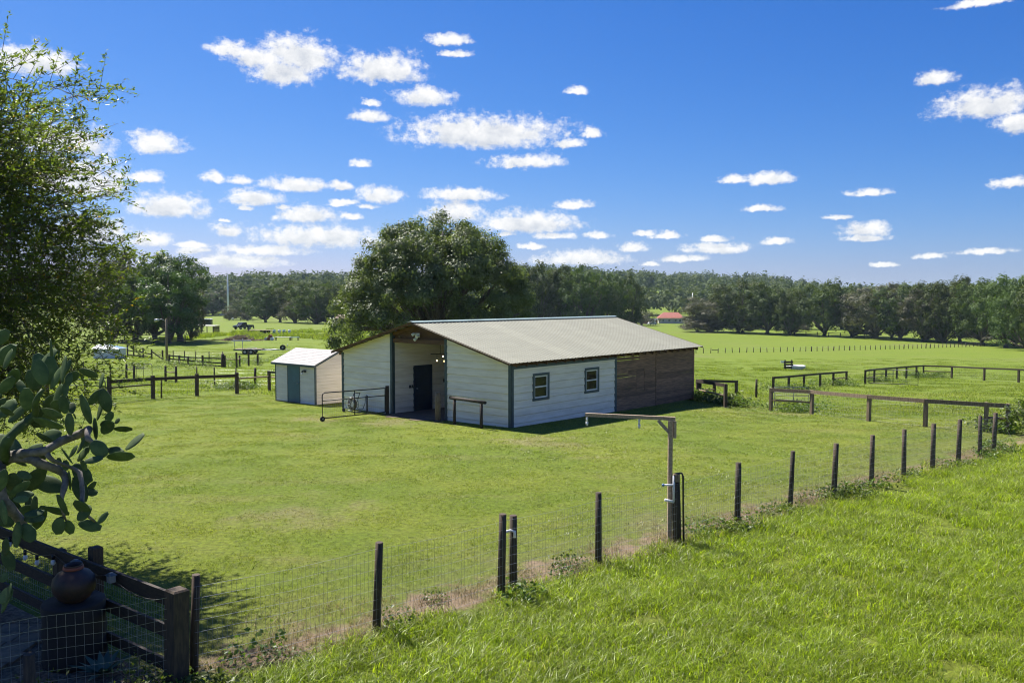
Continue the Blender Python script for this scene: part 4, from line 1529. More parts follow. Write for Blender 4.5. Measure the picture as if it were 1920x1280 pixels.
PADS= [(-4.873, 8.56, 3.706, -4.961, 8.57, 3.98, 0.121), (-4.888, 8.68, 3.702, -4.884, 8.7, 3.998, 0.061), (-4.98, 8.91, 3.887, -4.958, 8.84, 4.172, 0.05), (-4.583, 8.36, 3.753, -4.572, 8.42, 4.016, 0.085), (-4.824, 8.58, 3.669, -4.67, 8.54, 3.896, 0.095), (-5.022, 9.25, 3.785, -4.962, 9.24, 3.922, 0.07), (-4.939, 9.1, 3.677, -4.811, 9.1, 3.798, 0.092), (-5.277, 8.93, 3.386, -5.256, 8.87, 3.641, 0.117), (-5.306, 8.92, 3.578, -5.401, 8.98, 3.714, 0.063), (-5.506, 8.82, 3.598, -5.375, 8.86, 3.76, 0.098), (-5.468, 8.95, 3.674, -5.353, 8.88, 3.847, 0.1), (-5.628, 9.03, 3.878, -5.484, 9.05, 4.098, 0.128), (-5.338, 8.62, 3.875, -5.192, 8.55, 4.068, 0.096), (-5.615, 9.13, 3.236, -5.406, 9.12, 3.414, 0.111), (-5.621, 9.0, 3.413, -5.514, 9.06, 3.321, 0.091), (-5.645, 8.99, 3.441, -5.588, 9.06, 3.505, 0.055), (-4.745, 8.71, 3.567, -4.763, 8.75, 3.709, 0.044), (-4.749, 8.75, 3.669, -4.74, 8.82, 3.811, 0.031), (-4.956, 9.14, 3.468, -4.917, 9.08, 3.534, 0.042), (-4.614, 8.47, 3.421, -4.626, 8.43, 3.612, 0.06), (-5.263, 9.22, 3.374, -5.185, 9.21, 3.482, 0.075), (-5.007, 8.91, 3.424, -4.896, 8.88, 3.506, 0.081), (-5.055, 8.81, 3.411, -4.824, 8.79, 3.348, 0.098), (-4.682, 8.67, 3.163, -4.693, 8.68, 3.403, 0.131), (-4.566, 8.88, 3.256, -4.702, 8.94, 3.56, 0.135), (-4.633, 8.96, 3.454, -4.492, 9.03, 3.614, 0.082), (-4.58, 9.12, 3.611, -4.58, 9.2, 3.773, 0.065), (-4.402, 8.95, 3.373, -4.455, 8.9, 3.629, 0.072), (-4.619, 9.12, 3.256, -4.57, 9.2, 3.536, 0.074), (-4.536, 9.16, 3.231, -4.482, 9.18, 3.344, 0.074), (-4.517, 8.99, 3.211, -4.378, 8.95, 3.266, 0.082), (-4.412, 9.1, 3.222, -4.364, 9.11, 3.278, 0.051), (-4.592, 8.61, 3.35, -4.564, 8.54, 3.411, 0.052), (-4.901, 9.12, 3.331, -4.935, 9.2, 3.443, 0.055), (-5.297, 8.43, 4.131, -5.19, 8.48, 4.285, 0.102), (-5.544, 8.72, 3.761, -5.449, 8.66, 3.956, 0.115), (-4.722, 8.61, 3.259, -5.057, 8.66, 3.329, 0.096), (-5.124, 9.14, 2.999, -5.269, 9.06, 3.121, 0.083), (-4.53, 8.9, 3.077, -4.496, 8.83, 3.323, 0.081), (-4.503, 9.0, 3.125, -4.38, 8.97, 3.264, 0.109), (-4.449, 9.14, 3.158, -4.277, 9.22, 3.139, 0.065), (-4.16, 8.8, 2.985, -3.994, 8.88, 3.143, 0.071), (-4.272, 8.63, 2.929, -3.963, 8.56, 2.973, 0.105), (-4.399, 8.89, 2.969, -4.191, 8.81, 2.951, 0.081), (-4.239, 8.53, 2.966, -4.365, 8.51, 3.123, 0.129), (-4.734, 8.9, 2.849, -4.576, 8.84, 2.995, 0.081), (-4.394, 8.39, 2.932, -4.23, 8.45, 2.966, 0.059), (-4.645, 8.63, 2.874, -4.8, 8.71, 3.008, 0.052), (-4.963, 9.16, 2.836, -4.857, 9.14, 2.967, 0.056), (-4.66, 8.76, 2.956, -4.547, 8.77, 3.154, 0.053), (-4.962, 8.93, 2.751, -4.959, 8.94, 2.87, 0.054), (-4.83, 8.85, 2.748, -4.854, 8.87, 2.858, 0.063), (-4.94, 9.2, 2.743, -4.758, 9.2, 2.534, 0.14), (-4.552, 8.74, 2.781, -4.63, 8.77, 2.871, 0.088), (-5.041, 8.56, 2.729, -5.171, 8.53, 2.791, 0.078), (-5.424, 9.23, 2.584, -5.079, 9.23, 2.45, 0.14), (-5.225, 8.84, 2.632, -5.392, 8.77, 2.495, 0.089), (-5.114, 8.72, 2.514, -5.319, 8.74, 2.505, 0.071), (-5.121, 8.37, 2.547, -4.976, 8.39, 2.547, 0.068), (-4.835, 8.92, 2.523, -4.802, 8.85, 2.735, 0.063), (-4.672, 8.91, 2.386, -4.765, 8.91, 2.671, 0.099), (-4.684, 8.96, 2.495, -4.547, 8.94, 2.476, 0.073), (-4.688, 8.99, 2.479, -4.603, 9.02, 2.591, 0.036), (-4.579, 8.37, 2.391, -4.624, 8.3, 2.616, 0.102), (-5.146, 8.96, 2.31, -4.91, 9.03, 2.226, 0.1), (-5.139, 8.58, 2.337, -4.928, 8.57, 2.363, 0.052), (-5.324, 8.88, 2.219, -5.088, 8.85, 2.219, 0.063), (-4.497, 8.68, 2.337, -4.654, 8.65, 2.454, 0.149), (-4.635, 8.68, 2.255, -4.498, 8.7, 2.39, 0.123), (-4.391, 8.62, 2.236, -4.265, 8.6, 2.352, 0.07), (-5.469, 9.05, 2.119, -5.483, 8.97, 2.288, 0.082), (-5.423, 8.86, 2.719, -5.43, 8.9, 2.518, 0.134), (-5.404, 8.63, 2.483, -5.341, 8.58, 2.233, 0.113), (-5.001, 9.07, 2.187, -5.069, 9.03, 2.074, 0.092), (-5.29, 8.52, 2.827, -5.367, 8.51, 2.599, 0.095), (-5.239, 8.64, 2.244, -5.261, 8.61, 1.979, 0.126), (-5.586, 8.93, 1.868, -5.491, 8.92, 1.629, 0.087), (-5.213, 8.67, 2.208, -5.09, 8.64, 2.035, 0.126), (-5.36, 8.95, 1.98, -5.267, 8.95, 2.174, 0.058), (-4.817, 8.65, 2.285, -4.822, 8.65, 2.106, 0.112), (-4.752, 8.92, 2.153, -4.535, 8.98, 2.079, 0.101), (-4.767, 8.71, 2.24, -4.743, 8.76, 2.08, 0.085), (-5.635, 8.92, 1.514, -5.53, 8.9, 1.588, 0.087), (-5.513, 8.72, 1.337, -5.408, 8.76, 1.483, 0.141), (-5.515, 8.74, 1.226, -5.391, 8.73, 1.534, 0.085), (-5.434, 8.76, 2.022, -5.526, 8.83, 1.832, 0.128)]
STEMS= [[(-5.571, 8.8, 2.841, 0.049), (-5.516, 8.8, 2.868, 0.049), (-5.335, 8.8, 2.895, 0.044), (-5.102, 8.8, 2.904, 0.043), (-5.032, 8.8, 2.841, 0.041), (-4.935, 8.8, 2.759, 0.04), (-4.857, 8.8, 2.66, 0.032), (-4.815, 8.8, 2.569, 0.025), (-4.811, 8.8, 2.396, 0.012), (-4.825, 8.8, 2.214, 0.011)], [(-5.533, 8.8, 2.895, 0.044), (-5.335, 8.8, 2.922, 0.044), (-5.244, 8.8, 2.95, 0.043), (-4.974, 8.8, 2.986, 0.037), (-4.864, 8.8, 3.076, 0.037), (-4.7, 8.8, 3.139, 0.036), (-4.555, 8.8, 3.203, 0.032), (-4.513, 8.8, 3.121, 0.023), (-4.434, 8.8, 3.049, 0.018), (-4.373, 8.8, 2.959, 0.014)], [(-5.517, 8.8, 2.841, 0.053), (-5.459, 8.8, 2.95, 0.046), (-5.365, 8.8, 3.103, 0.041), (-5.289, 8.8, 3.23, 0.039), (-5.206, 8.8, 3.329, 0.034), (-5.141, 8.8, 3.41, 0.03), (-5.066, 8.8, 3.5, 0.028), (-4.991, 8.8, 3.644, 0.021)], [(-5.554, 8.8, 2.805, 0.062), (-5.472, 8.8, 2.532, 0.053), (-5.415, 8.8, 2.369, 0.046), (-5.357, 8.8, 2.186, 0.04), (-5.324, 8.8, 2.077, 0.027)], [(-4.974, 8.8, 2.986, 0.027), (-4.896, 8.8, 2.877, 0.018), (-4.835, 8.8, 2.805, 0.014), (-4.712, 8.8, 2.714, 0.023), (-4.627, 8.8, 2.532, 0.021), (-4.578, 8.8, 2.35, 0.018), (-4.5, 8.8, 2.205, 0.012)]]
ROW_R= [(71.9, 300.6, 11.7, 8.8), (79.6, 289.9, 17.1, 8.4), (87.0, 280.6, 16.0, 7.3), (91.5, 272.4, 14.6, 5.3), (100.5, 265.0, 16.4, 7.2), (108.2, 261.5, 12.4, 6.4), (110.6, 251.7, 15.6, 8.1), (114.4, 242.7, 14.8, 7.1), (117.2, 234.1, 13.9, 6.1), (120.3, 228.7, 16.6, 6.7), (123.0, 226.0, 16.9, 5.6), (123.0, 215.2, 15.6, 6.3), (119.3, 198.7, 15.7, 5.8), (112.8, 179.8, 15.9, 5.8), (112.5, 170.0, 14.8, 6.1)]
ROW_R2= [(99.6, 335, 15.6, 9.8), (119.0, 335, 15.4, 9.8), (134.2, 335, 14.5, 9.8), (151.5, 335, 15.6, 9.8), (162.7, 335, 16.5, 9.8), (174.2, 335, 15.6, 9.8), (188.3, 335, 16.5, 9.8), (199.1, 335, 16.7, 9.8)]
ROW_M= [(2.4, 245, 15.4, 5.4), (8.1, 250, 18.7, 6.1), (15.1, 255, 18.7, 6.6), (21.7, 245, 18.5, 6.3), (29.0, 250, 17.7, 6.1), (35.9, 255, 17.2, 5.0)]
ROW_L= [(-119.7, 370.5, 8.9, 6.2), (-93.8, 313.7, 12.4, 6.5), (-88.3, 313.7, 14.2, 5.7), (-79.4, 301.5, 14.4, 6.6), (-66.4, 279.4, 14.1, 7.6), (-59.9, 279.4, 12.1, 5.1), (-57.1, 290.0, 10.9, 5.6)]
ROW_L2= [(-163.4, 430, 12.7, 7.2), (-158.3, 436, 11.6, 6.8), (-152.8, 442, 12.9, 7.4), (-140.3, 430, 12.2, 7.2), (-134.6, 436, 14.4, 7.3), (-128.5, 442, 12.9, 6.9)]
CLUS= [(-69.2, 142, 12.7, 4.1), (-67.3, 147, 14.3, 4.0), (-59.8, 138, 13.3, 4.0), (-56.4, 140, 13.9, 3.6), (-55.6, 133, 11.1, 3.4), (-56.9, 146, 9.9, 1.7)]


# ------------------------------------------------------------------ prickly pear
def make_cactus():
    c = thing('prickly_pear_cactus', 'huge old prickly pear cactus with dark green pads at the left edge', 'cactus', (-6.4, 8.9, 0))
    ox, oy = -6.4, 8.9
    n, m = 16, 9
    vs, fs = [], []
    for i in range(m+1):
        s = i/m
        z = s
        wd = .5*(math.sin(math.pi*min(1, s**1.12*.90+.06))**.60) if i < m else .22
        if i == 0:
            wd = .14
        th = .5*wd*.42*(1.25 - .45*s)
        for k in range(n):
            a = 2*math.pi*k/n
            ca, sa = math.cos(a), math.sin(a)
            vs.append((wd*ca, th*math.copysign(abs(sa)**.8, sa), z))
    for i in range(m):
        for k in range(n):
            fs.append((i*n+k, i*n+(k+1) % n, (i+1)*n+(k+1) % n, (i+1)*n+k))
    fs.append(tuple(range(m*n, m*n+n)))
    fs.append(tuple(reversed(range(n))))
    pm = MB().add(vs, fs, True).mesh('pad', MT['cactus'])
    from mathutils import Matrix, Vector
    rr = random.Random(9)
    extra = []
    for k in range(46):
        x, y, z = rr.uniform(-6.4, -5.05), rr.uniform(8.9, 9.9), rr.uniform(2.0, 4.0)
        a, L_ = rr.gauss(0, .8), rr.uniform(.24, .34)
        extra.append((x, y, z, x+L_*math.sin(a), y+rr.uniform(-.1, .1), z+L_*math.cos(a), rr.uniform(.08, .17)))
    for (x0, y0, z0, x1, y1, z1, wd) in list(PADS) + extra:
        p, q = Vector((x0-ox, y0-oy, z0)), Vector((x1-ox, y1-oy, z1))
        d = q - p
        ln = d.length
        d.normalize()
        full = max(wd*1.2, ln*.5*rr.uniform(.9, 1.1))
        # turn the pad about its own axis so that it shows the width it has in the picture
        tw = .8*math.acos(min(1, wd/full*.98)) * rr.choice((-1, 1))
        side = d.cross(Vector((0, 1, 0)))
        side.normalize()
        nrm = side.cross(d)
        s2 = side*math.cos(tw) + nrm*math.sin(tw)
        n2 = d.cross(s2)
        mt = Matrix((s2, n2, d)).transposed().to_4x4()
        mt.translation = p
        o = bpy.data.objects.new('pad', pm)
        COL.objects.link(o)
        o.parent = c
        o.matrix_local = mt @ Matrix.Diagonal((full, full*rr.uniform(.75, 1.05), ln, 1))
    trunk = [(0, .1, -.2, .22), (-.05, .08, .6, .2), (-.02, .02, 1.5, .18), (.12, -.04, 2.2, .14), (.45, -.1, 2.62, .09)]
    mb = MB().tube([t_[:3] for t_ in trunk], [t_[3] for t_ in trunk], 12)
    tr = mb.build('trunk', MT['corky'], c)
    for k, st in enumerate(STEMS):
        pts, rad = [], []
        for i in range(len(st)-1):
            for s in (0, .5):
                a, b = st[i], st[i+1]
                pts.append(tuple(a[j]+(b[j]-a[j])*s for j in range(3)))
                rad.append((a[3]+(b[3]-a[3])*s) * 1.3 * (1 if s == 0 else .88) * rr.uniform(.92, 1.1))
        pts.append(st[-1][:3])
        rad.append(st[-1][3])
        pts = [(p[0]-ox, p[1]-oy + .1*math.sin(i*.7+k), p[2]) for i, p in enumerate(pts)]
        MB().tube(pts, rad, 12).build('stem', MT['corky'] if k != 2 else MT['cactus'], c)


make_cactus()


# ------------------------------------------------------------------ garden corner
def make_garden():
    A, B, P2 = (-3.97, 9.53), (-6.9, 11.7), (-5.7, 10.85)
    g = MB()
    # mulch bed: fan of quads behind the corner
    n = 12
    for i in range(n):
        for j in range(8):
            q = []
            for (a, b) in ((i, j), (i+1, j), (i+1, j+1), (i, j+1)):
                s, t_ = a/n, b/8
                top = (A[0]+(B[0]-A[0])*s*1.9, A[1]+(B[1]-A[1])*s*1.9)
                bot = (A[0]-5.6*s, A[1]-2.9*s)
                x, y = top[0]+(bot[0]-top[0])*t_, top[1]+(bot[1]-top[1])*t_
                q.append((x, y, gz(x, y)+.008+.02*math.sin(x*5)*math.sin(y*4)*(1 if 0 < b < 8 and 0 < a < n else 0)+.02))
            g.add(q, [(0, 3, 2, 1)], True)
    structure(g.build('mulch_bed', MT['mulch']))
    pv = structure(MB().box(-9.6, -6.35, 9.15, 11.35, -.1, .035).build('garden_path', MT['soil']))
    for i in range(8):
        for j in range(7):
            x, y = -9.5 + i*.40 + (j % 2)*.05, 9.2 + j*.305
            e = random.uniform(0, .008)
            MB().box(x, x+.385, y, y+.29, .02, .062+e).build('paver', MT['paver'], pv)
    d = np.array((B[0]-A[0], B[1]-A[1]))
    ln = np.linalg.norm(d)
    d /= ln
    yaw = math.atan2(d[1], d[0])
    f = thing('garden_board_fence', 'dark three rail board fence with corner post enclosing the shaded garden', 'fence')
    E2 = (A[0]+d[0]*6.4, A[1]+d[1]*6.4)
    cpost = square_post(f, A[0], A[1], 1.2, .20, yaw)
    square_post(f, P2[0]+.06, P2[1]+.12, 1.27, .14, yaw)
    square_post(f, E2[0], E2[1], 1.25, .14, yaw)
    square_post(f, -6.35, 11.4, 1.1, .14, yaw)
    for z, h in ((1.06, .17), (.66, .15), (.24, .14)):
        a = (A[0]+d[0]*.1, A[1]+d[1]*.1)
        rail(f, a, (A[0]+d[0]*2.5, A[1]+d[1]*2.5), z, z, .045, h)
        rail(f, (A[0]+d[0]*2.5, A[1]+d[1]*2.5), E2, z, z+.02, .045, h)
    wires(f, [A, (-5.17, 8.90), (-7.2, 7.85)], [.02, .14, .26, .38, .50, .62, .74, .86, .98, 1.12], .085, .0016, name='wire_panel')
    nn = (-.5, .5)
    wires(f, [(A[0]+.06, A[1]+.08), (E2[0]+.06, E2[1]+.08)], [.05, .15, .25, .35, .45, .55, .65, .75, .85, .95], .06, .0015, name='wire_backing')
    sp = thing('wooden_stub_post', 'short reddish post at the lower left end of the garden wire', 'post', (-5.22, 8.72, 0))
    MB().tube([(0, 0, -.2), (0, 0, .78)], .06, 8).build('post', MT['post'], sp)
    # urn on drum
    ud = thing('drum_pedestal', 'black drum standing in the garden under the clay urn', 'pedestal', (-5.55, 10.25, .02))
    MB().lathe([(.001, 0), (.36, 0), (.38, .06), (.36, .3), (.38, .42), (.36, .55), (.37, .76), (.36, .78), (.001, .78)], 24).build('drum', MT['dark'], ud)
    ur = thing('clay_urn', 'big round rusty clay urn standing on the black drum', 'urn', (-5.53, 10.23, .8))
    ur.scale = (.84, .84, .84)
    MB().lathe([(.001, 0), (.14, 0), (.22, .06), (.285, .16), (.305, .26), (.285, .36), (.22, .44), (.15, .475), (.128, .49), (.122, .53), (.135, .55), (.128, .56), (.10, .545), (.10, .48), (.2, .40), (.27, .26), (.2, .1), (.001, .04)], 32).build('vessel', MT['clay'], ur)
    MB().lathe([(.13, .485), (.145, .50), (.14, .53), (.128, .535)], 32).build('collar', MT['rust'], ur)
    # solar lanterns on the top rail
    for (t_, lab) in ((1.25, 'small glazed solar lantern clipped on the rail nearest the corner post'), (2.15, 'small solar lantern clipped on the rail behind the urn')):
        x, y = A[0]+d[0]*t_ - .06, A[1]+d[1]*t_ - .09
        s = thing('solar_lantern', lab, 'lantern', (x, y, 1.10), yaw, 'solar lanterns on the garden rail')
        s.scale = (.75, .75, .75)
        MB().box(-.055, .055, -.05, .05, -.06, .06).build('lamp_body', MT['steel'], s)
        MB().add([(-.08, -.075, .06), (.08, -.075, .06), (.08, .075, .06), (-.08, .075, .06), (-.03, -.03, .10), (.03, -.03, .10), (.03, .03, .10), (-.03, .03, .10)], [(3,2,1,0),(4,5,6,7),(0,1,5,4),(1,2,6,5),(2,3,7,6),(3,0,4,7)]).build('cap', MT['pipe'], s)
        MB().bar((-.055, -.052, -.05), (.055, -.052, .05), .008, .008).bar((-.055, -.052, .05), (.055, -.052, -.05), .008, .008).build('lattice', MT['black'], s)
    sl = thing('string_lights', 'black cable of unlit glass bulbs drooping along the garden rail', 'string lights', (-6.6, 11.4, 0))
    pts = [(A[0]+d[0]*s_+.6+6.0-.07, A[1]+d[1]*s_-11.4-.07, 1.10 - .10*abs(math.sin(s_*2.2))) for s_ in np.linspace(.2, 5, 40)]
    pts = [(A[0]+d[0]*s_ + 6.6 - .03, A[1]+d[1]*s_ - 11.4 - .05, 1.10 - .12*abs(math.sin(s_*2.2))) for s_ in np.linspace(.2, 5, 40)]
    MB().tube(pts, .007, 5).build('cable', MT['black'], sl)
    for i in (18, 22, 26, 29, 33):
        p = pts[i]
        b_ = MB().tube([(p[0], p[1], p[2]), (p[0], p[1], p[2]-.07)], .022, 8).build('socket', MT['black'], sl)
        MB().ball((p[0], p[1], p[2]-.11), .032, 10, 6, (1, 1, 1.35)).build('bulb', MT['plastic'], b_)
    # agave and small plants
    ag = thing('agave_plant', 'blue green agave growing in front of the black drum', 'agave', (-5.0, 9.85, 0))
    for k in range(15):
        a = k*2.4
        el = .35 + .5*(k/15)
        L_ = .5 - .012*k
        dx, dy = math.cos(a), math.sin(a)
        mb = MB()
        vs, m_ = [], 6
        for i in range(m_+1):
            s = i/m_
            r = L_*s*math.cos(el)
            z = L_*s*math.sin(el) - .25*s*s*L_*(1-el) + .02
            wd = .045*(math.sin(math.pi*min(.97, .25+s*.75))) * (1 if i < m_ else .1)
            for sd, dz in ((-1, .02), (0, 0), (1, .02)):
                vs.append((dx*r - dy*wd*sd, dy*r + dx*wd*sd, z+dz*(1-s)))
        fs = [(i*3+j, i*3+j+1, i*3+j+4, i*3+j+3) for i in range(m_) for j in range(2)]
        mb.add(vs, fs, True).build('leaf', MT['agave'], ag)
    r = np.random.default_rng(11)
    for (x, y, n_, h, lab) in ((-5.35, 8.95, 220, .35, 'bushy low garden shrub at the bottom left behind the wire'), (-4.45, 9.55, 160, .3, 'leafy weed clump at the foot of the garden corner post'), (-4.25, 9.2, 180, .25, 'vine tangle on the wire below the garden corner post')):
        pl = thing('garden_shrub', lab, 'shrub', (x, y, 0))
        mb = MB()
        for k in range(12):
            a = k*.9
            mb.tube([(0, 0, 0), (.1*math.cos(a), .1*math.sin(a), h*.5), (.24*math.cos(a), .24*math.sin(a), h*r.uniform(.6, 1.1))], [.006, .004, .003], 4)
        mb.build('stems', MT['brush'], pl)
        c = np.stack([r.normal(0, .16, n_), r.normal(0, .16, n_), r.uniform(.02, h*1.15, n_)], 1)
        link('foliage', leaf_quads('shrub_leaf', c, r.normal(0, 1, (n_, 3)) + np.array((0, 0, 1)), .06, .45, MT['weed'], r), pl)


make_garden()


# ------------------------------------------------------------------ trees
def crown_cloud(rng, rx, ry, rz, n_lobe, n_sub, n_leaf, lobe_r, sub_r, zmin=-.5, fill=.25):
    """leaf centres and outward normals, and the lobe centres, for a crown centred at the origin"""
    dirs = []
    while len(dirs) < n_lobe:
        v = rng.normal(0, 1, 3)
        v /= np.linalg.norm(v)
        if v[2] > zmin and all(np.dot(v, d) < .93 for d in dirs[-60:]):
            dirs.append(v)
    dirs = np.array(dirs)
    rad = np.where(rng.uniform(0, 1, n_lobe) < fill, rng.uniform(.25, .6, n_lobe), rng.uniform(.68, .98, n_lobe))
    hz_ = np.maximum(np.linalg.norm(dirs[:, :2], axis=1), 1e-3)
    dirs[:, :2] *= ((1 - np.abs(dirs[:, 2])**3)**.4 / hz_)[:, None]
    R3 = np.array((rx, ry, rz))
    lobes = dirs * rad[:, None] * R3
    lr = lobe_r * rng.uniform(.7, 1.25, n_lobe)
    sv = rng.normal(0, 1, (n_lobe, n_sub, 3))
    sv /= np.linalg.norm(sv, axis=2, keepdims=True)
    subs = lobes[:, None] + sv * (lr[:, None, None] * rng.uniform(.45, 1.0, (n_lobe, n_sub, 1))) * np.array((1, 1, .8))
    lv = rng.normal(0, 1, (n_lobe, n_sub, n_leaf, 3)) * sub_r
    leaves = (subs[:, :, None] + lv).reshape(-1, 3)
    nrm = np.repeat(sv, n_leaf, axis=1).reshape(-1, 3) * 1.3 + lv.reshape(-1, 3)/sub_r*.5 + rng.normal(0, .35, (len(leaves), 3)) + np.array((0, 0, .35))
    return leaves, nrm, lobes


def limbs(mb, base, fork, lobes, r0, rng, n=14, seg=6):
    order = rng.permutation(len(lobes))[:n]
    for k in order:
        e = lobes[k]
        f = np.array(fork) + rng.normal(0, .1, 3)
        mid = f + (e - f)*.5 + np.array((0, 0, -.08*np.linalg.norm(e-f)*(1 if e[2] > f[2] else -1)))
        r = r0*rng.uniform(.22, .42)
        mb.tube([f - (e-f)*.02, f + (mid-f)*.5 + rng.normal(0, .08, 3), mid, mid + (e-mid)*.55 + rng.normal(0, .15, 3), e], [r*1.5, r, r*.7, r*.45, r*.2], seg)


def tree_meshes(name, seed, h, wd, leafmat, n_lobe=46, n_sub=9, n_leaf=30, leaf=.50, lobe_f=.27, sub=.38, trunk_f=.05, zmin=-.95, rzf=.5, zoff=0.):
    """a tree of height h and half width wd, base at the origin; returns trunk and crown meshes"""
    rng = np.random.default_rng(seed)
    lo = h*trunk_f
    cz = (h + lo)/2
    rz = (h - lo)/2
    lv, nm, lb = crown_cloud(rng, wd*.86, wd*.86, rz*.88, n_lobe, n_sub, n_leaf, wd*lobe_f, sub, zmin)
    off = np.array((0, 0, cz+zoff))
    lv = lv + off
    lb = lb + off
    crown = leaf_quads(name + '_crown', lv, nm, leaf, .55, leafmat, rng)
    mb = MB()
    r0 = .028*h
    fk = (rng.normal(0, .15), rng.normal(0, .15), lo*.9 + .4)
    mb.tube([(0, 0, -.5), (0, 0, .3), (fk[0]*.5, fk[1]*.5, fk[2]*.5), fk], [r0*1.7, r0*1.15, r0, r0*.95], 9)
    limbs(mb, (0, 0, 0), fk, lb, r0*1.6, rng, 14)
    return mb.mesh(name + '_trunk', MT['bark']), crown


VARS = {}
VARS['oakA'] = tree_meshes('oak_a', 21, 16, 7.5, MT['farleaf'])
VARS['oakB'] = tree_meshes('oak_b', 22, 16, 7.5, MT['farleaf'], n_lobe=44, lobe_f=.36, trunk_f=.0)
VARS['oakC'] = tree_meshes('oak_c', 23, 16, 7.0, MT['farleaf'], n_lobe=54, lobe_f=.29, trunk_f=.06)
VARS['oakD'] = tree_meshes('oak_d', 27, 16, 7.0, MT['farleaf'], n_lobe=42, lobe_f=.33, trunk_f=.04)
VARS['moss'] = tree_meshes('moss_oak', 24, 16, 7.5, MT['mossleaf'], n_lobe=46, n_sub=9, lobe_f=.31, trunk_f=.0)
VARS['lush'] = tree_meshes('lush_tree', 25, 14, 4.2, MT['lushleaf'], n_lobe=44, n_sub=9, n_leaf=40, leaf=.30, lobe_f=.30, sub=.30, trunk_f=.06, zmin=-.95)
VARS['shrub'] = tree_meshes('shrub', 28, 1.5, .8, MT['weed'], n_lobe=22, n_sub=7, n_leaf=22, leaf=.075, lobe_f=.34, sub=.09, trunk_f=.02, zmin=-.8)
VARS['bush'] = tree_meshes('bush', 26, 6, 4.5, MT['mossleaf'], n_lobe=26, n_sub=8, n_leaf=30, leaf=.34, lobe_f=.32, sub=.34, trunk_f=.02, zmin=-.8)

ORD = ['first', 'second', 'third', 'fourth', 'fifth', 'sixth', 'seventh', 'eighth', 'ninth', 'tenth', 'eleventh', 'twelfth', 'thirteenth', 'fourteenth', 'fifteenth', 'sixteenth']


def put_tree(name, label, x, y, h, hw, kind, group=None, ref=(16, 7.5)):
    tm, cm = VARS[kind]
    ref = {'oakC': (16, 7.), 'oakD': (16, 7.), 'lush': (14, 4.2), 'pine': (20, 3.2), 'bush': (6, 4.5), 'shrub': (1.5, .8)}.get(kind, (16, 7.5))
    t = thing(name, label, 'tree' if kind not in ('bush', 'shrub') else 'bush', (x, y, gz(x, y)), random.uniform(0, 6.28), group)
    sc = (hw/ref[1]*1.3, hw/ref[1]*1.3, h/ref[0]*(1.05 if kind in ('bush', 'shrub') else 1.13))
    link('trunk', tm, t, scale=sc)
    link('crown', cm, t, scale=sc)
    return t


kinds = ['moss', 'oakA', 'oakC', 'oakB', 'oakD', 'moss', 'moss', 'oakA', 'moss', 'oakB', 'oakC', 'oakA', 'oakD', 'oakB', 'oakA']
for i, (x, y, h, hw) in enumerate(ROW_R):
    put_tree('oak_tree', '%s tree from the left in the front oak row along the right pasture' % ORD[i], x, y, h, hw, kinds[i], 'front oak row along the right pasture')
for i, (x, y, h, hw) in enumerate(ROW_R2):
    put_tree('oak_tree', '%s tree from the left in the rear row behind the right pasture oaks' % ORD[i], x, y, h, hw*.85, ['oakB', 'oakA', 'oakD', 'oakC'][i % 4], 'rear row behind the right pasture')
for i, (x, y, h, hw) in enumerate(ROW_M):
    put_tree('oak_tree', '%s tree from the left in the clump seen over the barn ridge' % ORD[i], x, y, h, hw, ['oakB', 'oakA', 'oakC', 'oakA', 'oakB', 'oakD'][i], 'clump seen over the barn ridge')
for i, (x, y, h, hw) in enumerate(ROW_L):
    put_tree('field_tree', '%s tree from the left in the dark row beyond the left pasture' % ORD[i], x, y, h, hw, ['oakB', 'oakA', 'oakC', 'oakD', 'oakB', 'oakA', 'oakC'][i], 'dark row beyond the left pasture')
for i, (x, y, h, hw) in enumerate(ROW_L2):
    put_tree('field_tree', '%s tree from the left in the pale far row behind the white mast' % ORD[i], x, y, h, hw, ['moss', 'oakA', 'moss', 'oakB', 'oakC', 'oakD'][i], 'pale far row behind the white mast')
CL_LAB = ['half hidden mossy oak nearest the left crown', 'tall oak hung with grey moss left of the bright tree', 'broad dark oak in the middle of the left clump', 'tall bright green tree at the right of the left clump', 'lower leafy tree in front of the left clump', 'small slim oak at the right end of the left clump']
for i, (x, y, h, hw) in enumerate(CLUS):
    put_tree('clump_tree', CL_LAB[i], x, y, h*1.02, hw*1.12, ['moss', 'moss', 'oakC', 'lush', 'lush', 'moss'][i], 'left clump of trees')
for i, (x, y, h, hw, lab) in enumerate([(66.5, 296, 4.0, 5.5, 'low scrubby bush left of the pasture tree row by the red roof'), (73, 300, 7.5, 6.5, 'rounded grey bush at the near end of the pasture tree row'), (81, 290, 4.2, 4.5, 'small grey bush below the second pasture oak'),
                                        (-120.5, 352, 4.6, 3.0, 'round dark bush beside the foot of the white mast'), (-111, 345, 3.4, 2.4, 'little round bush right of the white mast'), (-63.5, 282, 6.2, 4.8, 'dark low bush before the far left tree row'), (95, 402, 5, 5, 'bright bush beside the red roofed house'),
                                        (60, 380, 6, 6, 'pale bush left of the red roofed house'), (18.5, 29.2, 1.3, .7, 'straggly bush at the right end of the wire fence'), (-77, 292, 7, 5, 'mid sized bush between two far left trees'),
   (97, 283, 5, 5, 'low bush in the gap right of the fourth pasture oak'), (116, 252, 5.5, 5, 'dark low bush behind the seventh pasture oak'), (122, 236, 4.5, 4, 'low bush behind the ninth pasture oak'), (128, 224, 5, 4.5, 'low bush at the foot of the eleventh pasture oak'), (125, 205, 5, 4.5, 'low bush at the foot of the thirteenth pasture oak')]):
    put_tree('bush', lab, x, y, h, hw, 'bush' if h > 2 else 'shrub')

